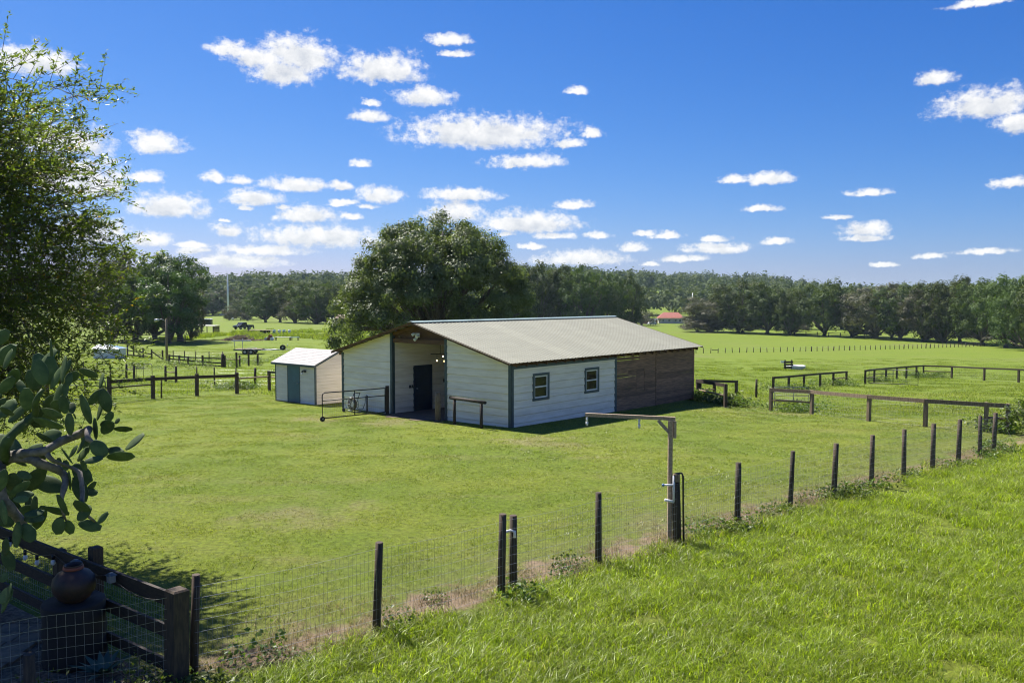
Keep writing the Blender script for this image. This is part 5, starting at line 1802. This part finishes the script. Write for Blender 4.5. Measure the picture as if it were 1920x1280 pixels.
VARS['pine'] = tree_meshes('pine', 33, 20, 3.2, MT['farleaf'], n_lobe=12, n_sub=7, n_leaf=26, leaf=.6, lobe_f=.38, sub=.5, trunk_f=.52, zmin=-.9)
for x, y, h, lab in ((-236, 690, 19.5, 'broadest of three tall pines on the left skyline beside the mast'), (-229, 700, 17.5, 'middle and shortest of three tall pines on the left skyline'), (-221, 690, 19, 'rightmost of three tall pines on the left skyline')):
    put_tree('pine_tree', lab, x, y, h*.86, 3.4, 'pine', 'tall pines on the left skyline')


def big_oak():
    rng = np.random.default_rng(40)
    X, Y = -7.3, 78
    t = thing('live_oak', 'massive spreading live oak rising behind the barn', 'tree', (X, Y, gz(X, Y)))
    H = 15.0
    # explicit lobes: dome with lower side wings
    L = []
    for k in range(230):
        a = rng.uniform(0, 6.283)
        s = math.sqrt(rng.uniform(0, 1))
        r = 8.9*s
        top = 13.3*max(0, 1-(s*.985)**3.6)**.40
        z = rng.uniform(.40, .98)*max(top, 4.2) if rng.uniform() < .45 else max(top, 3.6)*rng.uniform(.82, 1.0)
        z = max(z, 2.2)
        L.append((r*math.cos(a), r*math.sin(a)*.85, z, rng.uniform(.75, 1.35)))
    for (x, z) in ((-9.2, 4.2), (-9.0, 6.0), (-8.3, 7.4), (-9.4, 2.8), (8.6, 5.2), (8.9, 6.6), (7.8, 8.2), (9.1, 4.2), (-4.2, 12.9), (-1.6, 13.7), (.4, 14.3), (2.6, 13.6), (4.6, 12.4), (-6.4, 10.6), (6.4, 10.6), (-3, 13.3), (7.3, 9.0), (-7.4, 9.0)):
        L.append((x, rng.uniform(-1.5, 1.5), z, rng.uniform(.6, .95)))
    L = np.array(L)
    ns, nl = 10, 60
    n = len(L)
    sv = rng.normal(0, 1, (n, ns, 3))
    sv /= np.linalg.norm(sv, axis=2, keepdims=True)
    subs = L[:, None, :3] + sv*L[:, None, 3:]*rng.uniform(.5, 1.1, (n, ns, 1))*np.array((1.15, 1.15, .85))
    lv = rng.normal(0, .27, (n, ns, nl, 3))
    c = (subs[:, :, None] + lv).reshape(-1, 3)
    nm = np.repeat(sv, nl, axis=1).reshape(-1, 3)*1.3 + lv.reshape(-1, 3)*1.6 + rng.normal(0, .45, (len(c), 3)) + np.array((0, 0, .4))
    link('crown', leaf_quads('live_oak_crown', c, nm, .235, .6, MT['oakleaf'], rng), t)
    mb = MB()
    mb.tube([(0, 0, -.5), (0, 0, .4), (.1, 0, 1.6), (.15, 0, 2.6)], [1.1, .8, .68, .66], 12)
    for (x, z) in ((8.0, 5.5), (-8, 4.6), (4.5, 11), (-4, 11), (1, 13), (6, 8.5), (-6.5, 8), (0, 9)):
        y = rng.uniform(-3, 1.5)
        mb.tube([(.15, 0, 2.3), (x*.2, y*.3, 3.0 + z*.08), (x*.5, y*.6, 2.6 + z*.36), (x*.8, y, z*.75 + .6), (x, y, z)], [.5, .42, .32, .2, .06], 9)
    limbs(mb, (0, 0, 0), (.15, 0, 3.2), L[:, :3], .5, rng, 36)
    mb.build('trunk', MT['bark'], t)


big_oak()


def near_oak():
    rng = np.random.default_rng(51)
    X, Y = -13.0, 15.2
    t = thing('laurel_oak', 'tall laurel oak with glossy leaves filling the left edge', 'tree', (X, Y, gz(X, Y)))
    # sprig bases fill an uneven crown: right edge about 6.4 m out from the trunk
    C = np.array((.8, -1.1, 5.9))
    Rr = np.array((4.7, 2.7, 3.55))
    N_ = 17000
    v = rng.normal(0, 1, (N_, 3))
    v /= np.linalg.norm(v, axis=1, keepdims=True)
    v /= (np.sum(np.abs(v)**3.4, axis=1, keepdims=True))**(1/3.4)
    rad = rng.uniform(.1, 1, N_)**.45
    ph = rng.uniform(0, 6.28, 6)
    bump = 1 + .13*np.sin(v[:, 0]*5+ph[0])*np.sin(v[:, 2]*7+ph[1]) + .10*np.sin(v[:, 1]*9+ph[2]+v[:, 2]*6) + .06*np.sin(v[:, 2]*17+ph[3])
    P = C + v*rad[:, None]*bump[:, None]*Rr
    # a second bough of foliage towards the garden, added to shade it
    nb = 3600
    vb = rng.normal(0, 1, (nb, 3))
    vb /= np.linalg.norm(vb, axis=1, keepdims=True)
    Pb = np.array((2.3, -2.9, 6.0)) + vb*(rng.uniform(.1, 1, nb)**.5)[:, None]*np.array((2.5, 2.1, 3.0))
    nc = 900
    vc = rng.normal(0, 1, (nc, 3))
    vc /= np.linalg.norm(vc, axis=1, keepdims=True)
    Pc = np.array((4.1, -.6, 4.0)) + vc*(rng.uniform(.1, 1, nc)**.5)[:, None]*np.array((2.2, 1.5, 1.9))
    P = np.concatenate([P, Pb, Pc])
    v = np.concatenate([v, vb, vc])
    N_ += nb + nc
    # clumps and holes
    hole = np.sin(P[:, 0]*1.9+ph[4])*np.sin(P[:, 2]*2.1+ph[5])*np.sin(P[:, 1]*1.7)
    keep = (P[:, 2] > 1.9) & (hole < np.where(P[:, 2] > 6, .34, .6)) & (rng.uniform(0, 1, N_) < np.where(P[:, 2] < 5.2, .74, 1.0))
    P, v = P[keep], v[keep]
    n = len(P)
    d = v*.8 + rng.normal(0, .5, (n, 3)) + np.array((0, 0, .1))
    d /= np.linalg.norm(d, axis=1, keepdims=True)
    K = 18
    s = rng.uniform(0, 1, (n, K, 1))
    base = P[:, None] + d[:, None]*s*.55 + np.array((0, 0, -.10))*s*s
    sd = rng.normal(0, 1, (n, K, 3))
    al = d[:, None]*.7 + sd*.65
    al /= np.linalg.norm(al, axis=2, keepdims=True)
    c = base + al*.045
    nm = rng.normal(0, .55, (n, K, 3)) + np.array((0, 0, .8)) - al*.2
    link('crown', leaf_quads('laurel_crown', c.reshape(-1, 3), nm.reshape(-1, 3), .092, .34, MT['laurel'], rng, along=al.reshape(-1, 3)), t)
    # twigs of the sprigs
    tv = []
    r = .004
    a = np.cross(d, (0, 0, 1.))
    a /= np.maximum(np.linalg.norm(a, axis=1, keepdims=True), 1e-6)
    b = np.cross(d, a)
    q0, q1 = P - d*.25, P + d*.5 + np.array((0, 0, -.08))
    for q, rr in ((q0, .006), (q1, .002)):
        for k in range(3):
            an = 2.094*k
            tv.append(q + (a*math.cos(an)+b*math.sin(an))*rr)
    vs = np.stack(tv, 1).reshape(-1, 3)
    o = (np.arange(n)*6)[:, None]
    fs = np.concatenate([o + np.array((k, (k+1) % 3, 3+(k+1) % 3, 3+k))[None] for k in range(3)], 0)
    link('twigs', npmesh('twigs', vs, fs, MT['bark']), t)
    mb = MB()
    mb.tube([(0, 0, -.4), (0, 0, .5), (.1, 0, 2), (.3, -.1, 4), (.5, -.1, 6), (.9, -.1, 8)], [.5, .36, .3, .25, .18, .08], 12)
    E = []
    for k in range(26):
        vv = rng.normal(0, 1, 3)
        vv /= np.linalg.norm(vv)
        if vv[2] < -.6:
            vv[2] *= -.5
        E.append(C + vv*Rr*.68)
    E += [np.array((4.0, -.4, 7.8)), np.array((4.6, .2, 6.6)), np.array((4.4, -1.2, 5.0)), np.array((4.2, -.6, 3.4)), np.array((3.6, -1.4, 2.7))]
    for e in E:
        zf = min(max(2.2, e[2]-2.0), 6.5)
        f = np.array((.1 + zf*.07, -.05, zf))
        m1 = f + (e-f)*.35 + rng.normal(0, .15, 3)
        m2 = f + (e-f)*.7 + rng.normal(0, .2, 3)
        rr = rng.uniform(.05, .09)
        mb.tube([f, m1, m2, e], [rr, rr*.7, rr*.42, .012], 7)
        for q in range(3):
            e2 = m2 + rng.normal(0, .9, 3) + (e-m2)*.6
            mb.tube([m2, (m2+e2)/2 + rng.normal(0, .1, 3), e2], [rr*.35, rr*.22, .008], 5)
    mb.build('trunk', MT['bark'], t)


near_oak()


# ------------------------------------------------------------------ distant things
def box_vehicle(name, label, cat, x, y, yaw, L_, kind, mat):
    v = thing(name, label, cat, (x, y, gz(x, y)), yaw)
    if kind == 'pickup':
        prof_ = [(-2.6, .45), (2.55, .45), (2.6, .95), (1.5, 1.08), (-2.6, 1.08)]
        cab = [(-.75, 1.085), (1.35, 1.085), (.75, 1.72), (-.55, 1.76)]
    else:
        prof_ = [(-2.2, .35), (2.2, .35), (2.25, .75), (1.3, .92), (-2.2, .92)]
        cab = [(-1.9, .925), (1.15, .925), (.5, 1.45), (-1.3, 1.45)]
    MB().prism(prof_, 1, -.92, .92).build('body', MT[mat], v)
    cb = MB().prism(cab, 1, -.8, .8).build('cabin', MT[mat], v)
    a, b = cab[0][0]+.2, cab[1][0]-.35
    for s in (-1, 1):
        MB().prism([(a+.05, cab[0][1]+.12), (b, cab[0][1]+.12), (cab[2][0]-.05, cab[2][1]-.1), (cab[3][0]+.05, cab[2][1]-.1)], 1, s*.803, s*.812).build('window', MT['glass'], cb)
        for wx in (-1.55, 1.6):
            w_ = MB().tube([(wx, s*.72, .38), (wx, s*.96, .38)], .38, 14).build('wheel', MT['rubber'], v)
            MB().tube([(wx, s*.95, .38), (wx, s*.975, .38)], .2, 10).build('rim', MT['steel'], w_)
        MB().box(2.5, 2.62, s*.75-.15, s*.75+.15, .7, .88).build('headlight', MT['plastic'], v)
    return v


def make_far():
    box_vehicle('pickup_truck', 'dark blue pickup truck parked on the far left field', 'truck', -69.3, 212, R(-116), 5.2, 'pickup', 'carpaint')
    box_vehicle('parked_car', 'pale car parked under the far left trees', 'car', -149, 427, R(5), 4.4, 'car', 'silver')
    box_vehicle('parked_car', 'grey car near the red roofed buildings behind the barn', 'car', 66.5, 392, R(30), 4.4, 'car', 'silver')
    # lamp post
    l = thing('lamp_post', 'tall bare wooden lamp post in the left paddock', 'lamp post', (-38.96, 92.8, gz(-38.96, 92.8)))
    MB().tube([(0, 0, -.4), (0, 0, 2.4), (.02, 0, 4.7)], [.15, .13, .10], 10).build('pole', MT['greywood'], l)
    MB().tube([(0, 0, 4.45), (-.5, -.1, 4.7), (-.85, -.15, 4.62)], .03, 6).build('arm', MT['steel'], l)
    MB().tube([(-.75, -.15, 4.62), (-1.2, -.2, 4.5)], [.12, .2], 10).build('lamp_head', MT['steel'], l)
    # stock tank
    tk = thing('white_tank_shed', 'low white block shed with blue roof under the left crown', 'shed', (-47.5, 97.2, gz(-47.5, 97.2)), R(-2))
    MB().box(-1.6, 1.5, -.8, .8, -.2, 1.15).build('wall', MT['plastic'], tk)
    MB().add([(-1.75, -.95, 1.15), (1.65, -.95, 1.15), (1.65, .95, 1.15), (-1.75, .95, 1.15), (-1.4, -.1, 1.62), (-.2, -.1, 1.62), (-.2, .3, 1.62), (-1.4, .3, 1.62)], [(3,2,1,0),(4,5,6,7),(0,1,5,4),(1,2,6,5),(2,3,7,6),(3,0,4,7)]).build('roof', MT['bluep'], tk)
    MB().box(-1.72, 1.62, -.9, .9, 1.13, 1.18).build('roof_edge', MT['plastic'], tk)
    # utility trailer
    u = thing('utility_trailer', 'flat grey utility trailer with tall stakes in the left paddock', 'trailer', (-32.6, 105, gz(-32.6, 105)), R(3))
    for k in range(9):
        MB().box(-2.6, .75, -.9 + k*.2, -.905 + (k+1)*.2, .62, .67).build('deck_plank', MT['greywood'], u)
    MB().box(-2.65, .8, -.95, -.905, .5, .68).box(-2.65, .8, .905, .95, .5, .68).box(-2.65, -2.6, -.9, .9, .5, .62).build('frame', MT['pipe'], u)
    MB().tube([(.8, -.8, .55), (3.6, 0, .55)], .06, 6).tube([(.8, .8, .55), (3.6, 0, .55)], .06, 6).tube([(3.5, 0, .55), (4.2, 0, .55)], .05, 6).build('drawbar', MT['steel'], u)
    for s in (-1.02, 1.02):
        for wx in (-1.2, -.45):
            w_ = MB().tube([(wx, s-.09, .33), (wx, s+.09, .33)], .33, 14).build('wheel', MT['rubber'], u)
            MB().tube([(wx, s-.1, .33), (wx, s+.1, .33)], .16, 10).build('rim', MT['steel'], w_)
        pts = [(-.82 + .85*math.cos(a), s, .42 + .36*math.sin(a)) for a in np.linspace(0, math.pi, 9)]
        mb = MB()
        for p, q in zip(pts[:-1], pts[1:]):
            mb.bar(p, q, .28, .03)
        mb.build('mudguard', MT['steel'], u)
    for x in (-2.45, -1.5):
        MB().tube([(x, -.93, .5), (x-.12 if x < -2 else x, -.95, 2.0)], .035, 6).build('stake', MT['steel'], u)
    w_ = MB().tube([(3.3, -.12, .82), (3.3, .12, .82)], .36, 14).build('spare_wheel', MT['rubber'], u)
    MB().tube([(3.3, -.13, .82), (3.3, .13, .82)], .12, 10).build('rim', MT['steel'], w_)
    MB().tube([(3.75, 0, .6), (3.95, 0, 1.3)], .03, 6).build('jack', MT['steel'], u)
    # gooseneck trailer
    g = thing('gooseneck_trailer', 'flatbed trailer with raised dark neck beside the pickup truck', 'trailer', (-54.5, 178.5, gz(-54.5, 178.5)), R(-6))
    MB().box(-2.8, 2.6, -1.1, 1.1, .62, .74).build('deck', MT['greywood'], g)
    MB().bar((-2.7, 0, .7), (-2.9, 0, 1.7), .25, .3, (0, 1, 0)).bar((-2.9, 0, 1.75), (-1.6, 0, 1.75), .25, .25).bar((-1.6, 0, 1.75), (-1.5, 0, 1.1), .2, .2, (0, 1, 0)).build('neck', MT['black'], g)
    for s in (-1, 1):
        for wx in (.6, 1.4):
            MB().tube([(wx, s*.9, .36), (wx, s*1.1, .36)], .36, 12).build('wheel', MT['rubber'], g)
    MB().tube([(-2.3, .8, 0), (-2.3, .8, .62)], .06, 6).tube([(-2.3, -.8, 0), (-2.3, -.8, .62)], .06, 6).build('jack_leg', MT['black'], g)
    # shelter
    s = thing('loafing_shelter', 'open field shelter with pale flat roof right of the left clump', 'shelter', (-67.5, 182, gz(-67.5, 182)), R(-4))
    MB().add([(-2.6, -1.6, 1.62), (2.4, -1.6, 1.5), (2.4, 1.6, 1.62), (-2.6, 1.6, 1.74), (-2.6, -1.6, 1.70), (2.4, -1.6, 1.58), (2.4, 1.6, 1.70), (-2.6, 1.6, 1.82)], [(0,3,2,1),(4,5,6,7),(0,1,5,4),(1,2,6,5),(2,3,7,6),(3,0,4,7)]).build('roof', MT['roof'], s)
    for x in (-2.4, -.6, .8, 2.2):
        for y in (-1.5, 1.5):
            MB().box(x-.06, x+.06, y-.06, y+.06, -.2, 1.56).build('post', MT['rail'], s)
    for k in range(5):
        MB().box(.86, 2.14, 1.44, 1.46, .1 + k*.28, .34 + k*.28).build('wall_board', MT['rail'], s)
    MB().box(-2.4, -.7, -.5, .5, .3, .42).build('bench_top', MT['rail'], s)
    h = thing('box_trailer', 'dark box trailer with white roof parked behind the field shelter', 'trailer', (-92.3, 247, gz(-92.3, 247)), R(4))
    MB().box(-2.2, 2.2, -1, 1, .4, 1.95).build('body', MT['black'], h)
    MB().prism([(-2.25, 1.955), (2.25, 1.955), (2.05, 2.15), (-2.05, 2.15)], 1, -1.05, 1.05).build('roof', MT['plastic'], h)
    for sg in (-1, 1):
        for wx in (-.5, .4):
            MB().tube([(wx, sg*.85, .36), (wx, sg*1.08, .36)], .36, 12).build('wheel', MT['rubber'], h)
    for k in range(3):
        MB().box(-1.8 + k*1.3, -.9 + k*1.3, -1.03, -1.005, 1.2, 1.6).build('window', MT['glass'], h)
    # brush pile and salvage
    b = thing('brush_pile', 'heap of dead brush and branches beyond the left paddock', 'brush pile', (-47.2, 143, gz(-47.2, 143)))
    rng = random.Random(6)
    mb = MB()
    for k in range(260):
        x = rng.gauss(0, 1.7)
        hh = max(.08, .95*math.exp(-(x/1.9)**2))
        y = rng.gauss(0, .8)
        z = rng.uniform(0, hh)
        a = rng.uniform(0, 6.28)
        L_ = rng.uniform(.3, .9)
        mb.tube([(x-L_*math.cos(a), y-L_*math.sin(a), z), (x+L_*math.cos(a), y+L_*math.sin(a), z+rng.uniform(-.2, .25))], [.05, .02], 4, cap=False)
    stuff(mb.build('branches', MT['brush'], b))
    for (x, y, L_, w_, h_, mat, nm, lab, cat) in ((-46.2, 140.6, 3.4, .5, .14, 'plastic', 'stacked_white_planks', 'stack of white planks lying before the brush pile', 'planks'),):
        o = thing(nm, lab, cat, (x, y, gz(x, y)), R(2))
        for k in range(4):
            MB().box(-L_/2 + .1*k, L_/2 - .06*k, -.24 + (k % 2)*.25, -.01 + (k % 2)*.25, .02 + .07*(k//2), .085 + .07*(k//2)).build('plank', MT[mat], o)
    tb = thing('salvage_table', 'long pale workbench with salvage right of the brush pile', 'table', (-39.3, 143.8, gz(-39.3, 143.8)), R(-4))
    for k in range(3):
        MB().box(-2.1, .6, -.35 + .24*k, -.13 + .24*k, .55, .60).build('top_plank', MT['plastic'], tb)
    MB().box(.7, 2.1, -.35, .35, .5, .58).build('blue_sheet', MT['bluep'], tb)
    for x in (-2.0, 0.5, .8, 2.0):
        MB().box(x-.04, x+.04, -.3, -.22, -.1, .55).box(x-.04, x+.04, .22, .3, -.1, .55).build('leg', MT['rail'], tb)
    jk = thing('salvage_heap', 'small heap of rusty drums between brush pile and workbench', 'salvage', (-42.4, 143.5, gz(-42.4, 143.5)))
    for k, (x, y, z, mat) in enumerate(((0, 0, .3, 'rust'), (.55, .1, .3, 'plastic'), (-.5, .2, .28, 'steel'), (.25, .1, .75, 'rust'))):
        MB().tube([(x, y-.4, z), (x, y+.4, z)], [.28, .28], 12).build('drum', MT[mat], jk)
    for k, x in enumerate((-51.4, -50.4, -49.3, -48.2)):
        o = thing('feed_barrel', '%s from the left of four blue white barrels beyond the brush' % ORD[k], 'barrel', (x, 178 + .3*(k % 2), gz(x, 178)), 0, 'blue white barrels beyond the brush')
        MB().lathe([(.001, 0), (.28, 0), (.31, .1), (.31, .7), (.27, .82), (.001, .82)], 12).build('body', MT['bluep' if k % 2 == 0 else 'plastic'], o)
        MB().lathe([(.31, .5), (.325, .52), (.325, .6), (.31, .62)], 12).build('hoop', MT['plastic'], o)
    tp = thing('tarped_boat', 'white tarped boat in rough grass left of the big oak', 'boat', (-34.6, 198, gz(-34.6, 198)))
    MB().add([(-1.6, -.7, .1), (1.4, -.7, .1), (1.4, .7, .1), (-1.6, .7, .1), (-1.2, -.4, .55), (-.2, -.15, .95), (1.0, -.35, .5), (1.0, .35, .5), (-.2, .15, .95), (-1.2, .4, .55)], [(0,1,6,5,4),(2,3,9,8,7),(4,5,8,9),(5,6,7,8),(0,4,9,3),(1,2,7,6),(0,3,2,1)]).build('tarp', MT['plastic'], tp)
    MB().box(-1.9, 1.6, -.3, .3, -.05, .12).build('keel', MT['greywood'], tp)
    # masts
    mA = thing('white_mast', 'tall thin white mast rising before the far left trees', 'mast', (-136.7, 397, gz(-136.7, 397)))
    MB().tube([(0, 0, -1), (0, 0, 10), (0, 0, 20.8)], [.5, .42, .3], 10).build('mast', MT['plastic'], mA)
    MB().tube([(0, 0, 20.8), (0, 0, 21.6)], .12, 6).build('tip', MT['steel'], mA)
    mB = thing('white_mast', 'short white mast behind the bushes right of the red roof', 'mast', (105, 480, gz(105, 480)))
    MB().tube([(0, 0, -1), (0, 0, 15)], [.35, .25], 8).build('mast', MT['plastic'], mB)
    for (x, y, lab) in ((-122, 360, 'white propane tank left of the round bush by the mast'), (-112.2, 350, 'grey propane tank right of the round bush by the mast')):
        o = thing('propane_tank', lab, 'tank', (x, y, gz(x, y)))
        MB().ball((0, 0, .55), .5, 12, 8, (1.3, .9, 1)).build('tank', MT['plastic'], o)
        MB().box(-.4, -.3, -.3, .3, -.1, .3).box(.3, .4, -.3, .3, -.1, .3).build('leg', MT['steel'], o)
    # water trough with stand
    tr = thing('water_trough', 'round white water trough on the grass of the right pasture', 'trough', (34.3, 99.3, gz(34.3, 99.3)))
    MB().lathe([(.001, .08), (1.0, .08), (1.05, .5), (1.12, .52), (1.12, .46), (1.08, 0), (.001, 0)], 24).build('basin', MT['plastic'], tr)
    MB().lathe([(.001, .42), (1.03, .42)], 24).build('water', MT['glass'], tr)
    sd = thing('trough_guard', 'dark plank guard standing beside the white water trough', 'guard rail', (33.2, 98.6, gz(33.2, 98.6)))
    for x in (-.45, .35):
        MB().box(x-.07, x+.07, -.07, .07, -.2, 1.2).build('post', MT['rail'], sd)
    for z in (.3, .62, .94):
        MB().box(-.62, .5, -.12, -.075, z-.11, z+.11).build('plank', MT['rail'], sd)
    MB().box(-1.0, -.45, -.1, -.06, .85, 1.1).build('white_board', MT['plastic'], sd)
    # red-roofed house and red barn
    hs = thing('red_roof_house', 'far house with red tiled roof behind the barn ridge', 'house', (81, 421, gz(81, 421)), R(-6))
    MB().box(-6.2, 6.2, -4, 4, -.5, 2.9).build('wall', MT['plaster'], hs)
    MB().add([(-6.9, -4.7, 2.8), (6.9, -4.7, 2.8), (6.9, 4.7, 2.8), (-6.9, 4.7, 2.8), (-3.5, 0, 5.6), (3.8, 0, 5.6)], [(0,1,5,4),(2,3,4,5),(1,2,5),(3,0,4),(0,3,2,1)]).build('roof', MT['tile'], hs)
    for x in (-4, -1, 2.2, 4.4):
        w_ = MB().box(x-.6, x+.6, -4.04, -4.0, .9, 2.1).build('window', MT['plastic'], hs)
        MB().box(x-.5, x+.5, -4.06, -4.045, 1.0, 2.0).build('pane', MT['glass'], w_)
    rb = thing('red_shed', 'long low red shed left of the red roofed house', 'shed', (67.6, 405, gz(67.6, 405)), R(-4))
    MB().box(-3.6, 3.6, -2, 2, -.4, 2.0).build('wall', MT['rust'], rb)
    MB().prism([(-2.3, 1.98), (0, 2.7), (2.3, 1.98)], 0, -3.9, 3.9).build('roof', MT['steel'], rb)
    MB().box(1.2, 3.0, -2.03, -2.0, 0, 1.7).build('door', MT['plastic'], rb)
    # farmhouse on the left hill and barn roofs in the trees
    hh = thing('hill_house', 'white roofed house on the wooded hill above the mast', 'house', (-262, 790, gz(-262, 790)+5))
    MB().box(-9, 9, -4, 4, -12, 3).build('wall', MT['plaster'], hh)
    MB().prism([(-5, 2.9), (0, 6.2), (5, 2.9)], 0, -10, 10).build('roof', MT['plastic'], hh)
    for x in (-5, 0, 5):
        MB().box(x-.8, x+.8, -4.05, -4, .6, 2.2).build('window', MT['glass'], hh)
    ch = thing('field_house', 'low pale farm building under the oaks left of the barn roof', 'building', (-47, 252, gz(-47, 252)), R(5))
    MB().box(-6, 6, -3, 3, -.5, 2.4).build('wall', MT['barnwood'], ch)
    MB().prism([(-3.6, 2.35), (0, 4.2), (3.6, 2.35)], 0, -6.6, 6.6).build('roof', MT['greywood'], ch)
    for x in (-3.5, 0, 3.5):
        MB().box(x-.7, x+.7, -3.04, -3, .2, 1.9).build('door', MT['black'], ch)


make_far()


# ------------------------------------------------------------------ wooded hills far behind (one mass: nobody could count them)
def hills_wood():
    rng = np.random.default_rng(77)
    P = []
    while len(P) < 4600:
        y = rng.uniform(500, 1500)
        tmax = .95
        x = rng.uniform(-tmax, tmax)*y
        t_ = x/y
        # open fields low on the valley floor, closed canopy on the slopes
        if y < 640 and rng.uniform() < .35:
            continue
        P.append((x, y, gz(x, y)))
    # belt of trees in the valley behind the tree rows
    for k in range(420):
        y = rng.uniform(440, 520)
        x = rng.uniform(-.8, .8)*y
        if 55 < x < 100 and y < 470:
            continue
        P.append((x, y, gz(x, y)))
    P = np.array(P)
    n = len(P)
    K = 110
    h = rng.uniform(10, 20, n)
    r = rng.uniform(4.5, 8, n)
    v = rng.normal(0, 1, (n, K, 3))
    v /= np.linalg.norm(v, axis=2, keepdims=True)
    v[:, :, 2] = np.abs(v[:, :, 2])*1.0 - .35*(rng.uniform(0, 1, (n, K)) < .4)
    rad = rng.uniform(.6, 1.05, (n, K, 1)) * (1 + .25*np.sin(v[:, :, :1]*4 + P[:, None, :1]) * np.sin(v[:, :, 1:2]*5 + P[:, None, 1:2]))
    c = P[:, None] + np.stack([0*h, 0*h, h*.55], 1)[:, None] + v*rad*np.stack([r, r, h*.5], 1)[:, None]
    nm = v + rng.normal(0, .5, (n, K, 3)) + np.array((0, 0, .3))
    rn = np.random.default_rng(3)
    me = leaf_quads('hill_wood', c.reshape(-1, 3), nm.reshape(-1, 3), 2.5, .75, MT['hillleaf'], rn)
    # a colour step per tree instead of per leaf clump
    per = np.repeat(np.repeat(rng.uniform(0, 1, n), K)*.7 + rng.uniform(0, .3, n*K), 4)
    me.attributes['rnd'].data.foreach_set('value', per.astype(np.float32))
    o = link('wooded_hillside', me)
    tag(o, 'continuous far woodland covering the low hills on the horizon', 'woodland')
    stuff(o)


hills_wood()


# ------------------------------------------------------------------ air
def make_haze():
    m = bpy.data.materials.new('thin_air')
    m.use_nodes = True
    t = m.node_tree
    for n in list(t.nodes):
        if n.type == 'BSDF_PRINCIPLED':
            t.nodes.remove(n)
    v = t.nodes.new('ShaderNodeVolumePrincipled')
    v.inputs['Color'].default_value = (.62, .80, 1.0, 1)
    v.inputs['Density'].default_value = .00009
    v.inputs['Anisotropy'].default_value = .1
    t.links.new(v.outputs[0], t.nodes['Material Output'].inputs['Volume'])
    o = MB().box(-6600, 6600, -460, 7600, -22, 62).build('haze', m)
    stuff(o)
    tag(o, 'thin pale blue air over the whole countryside', 'haze')


make_haze()
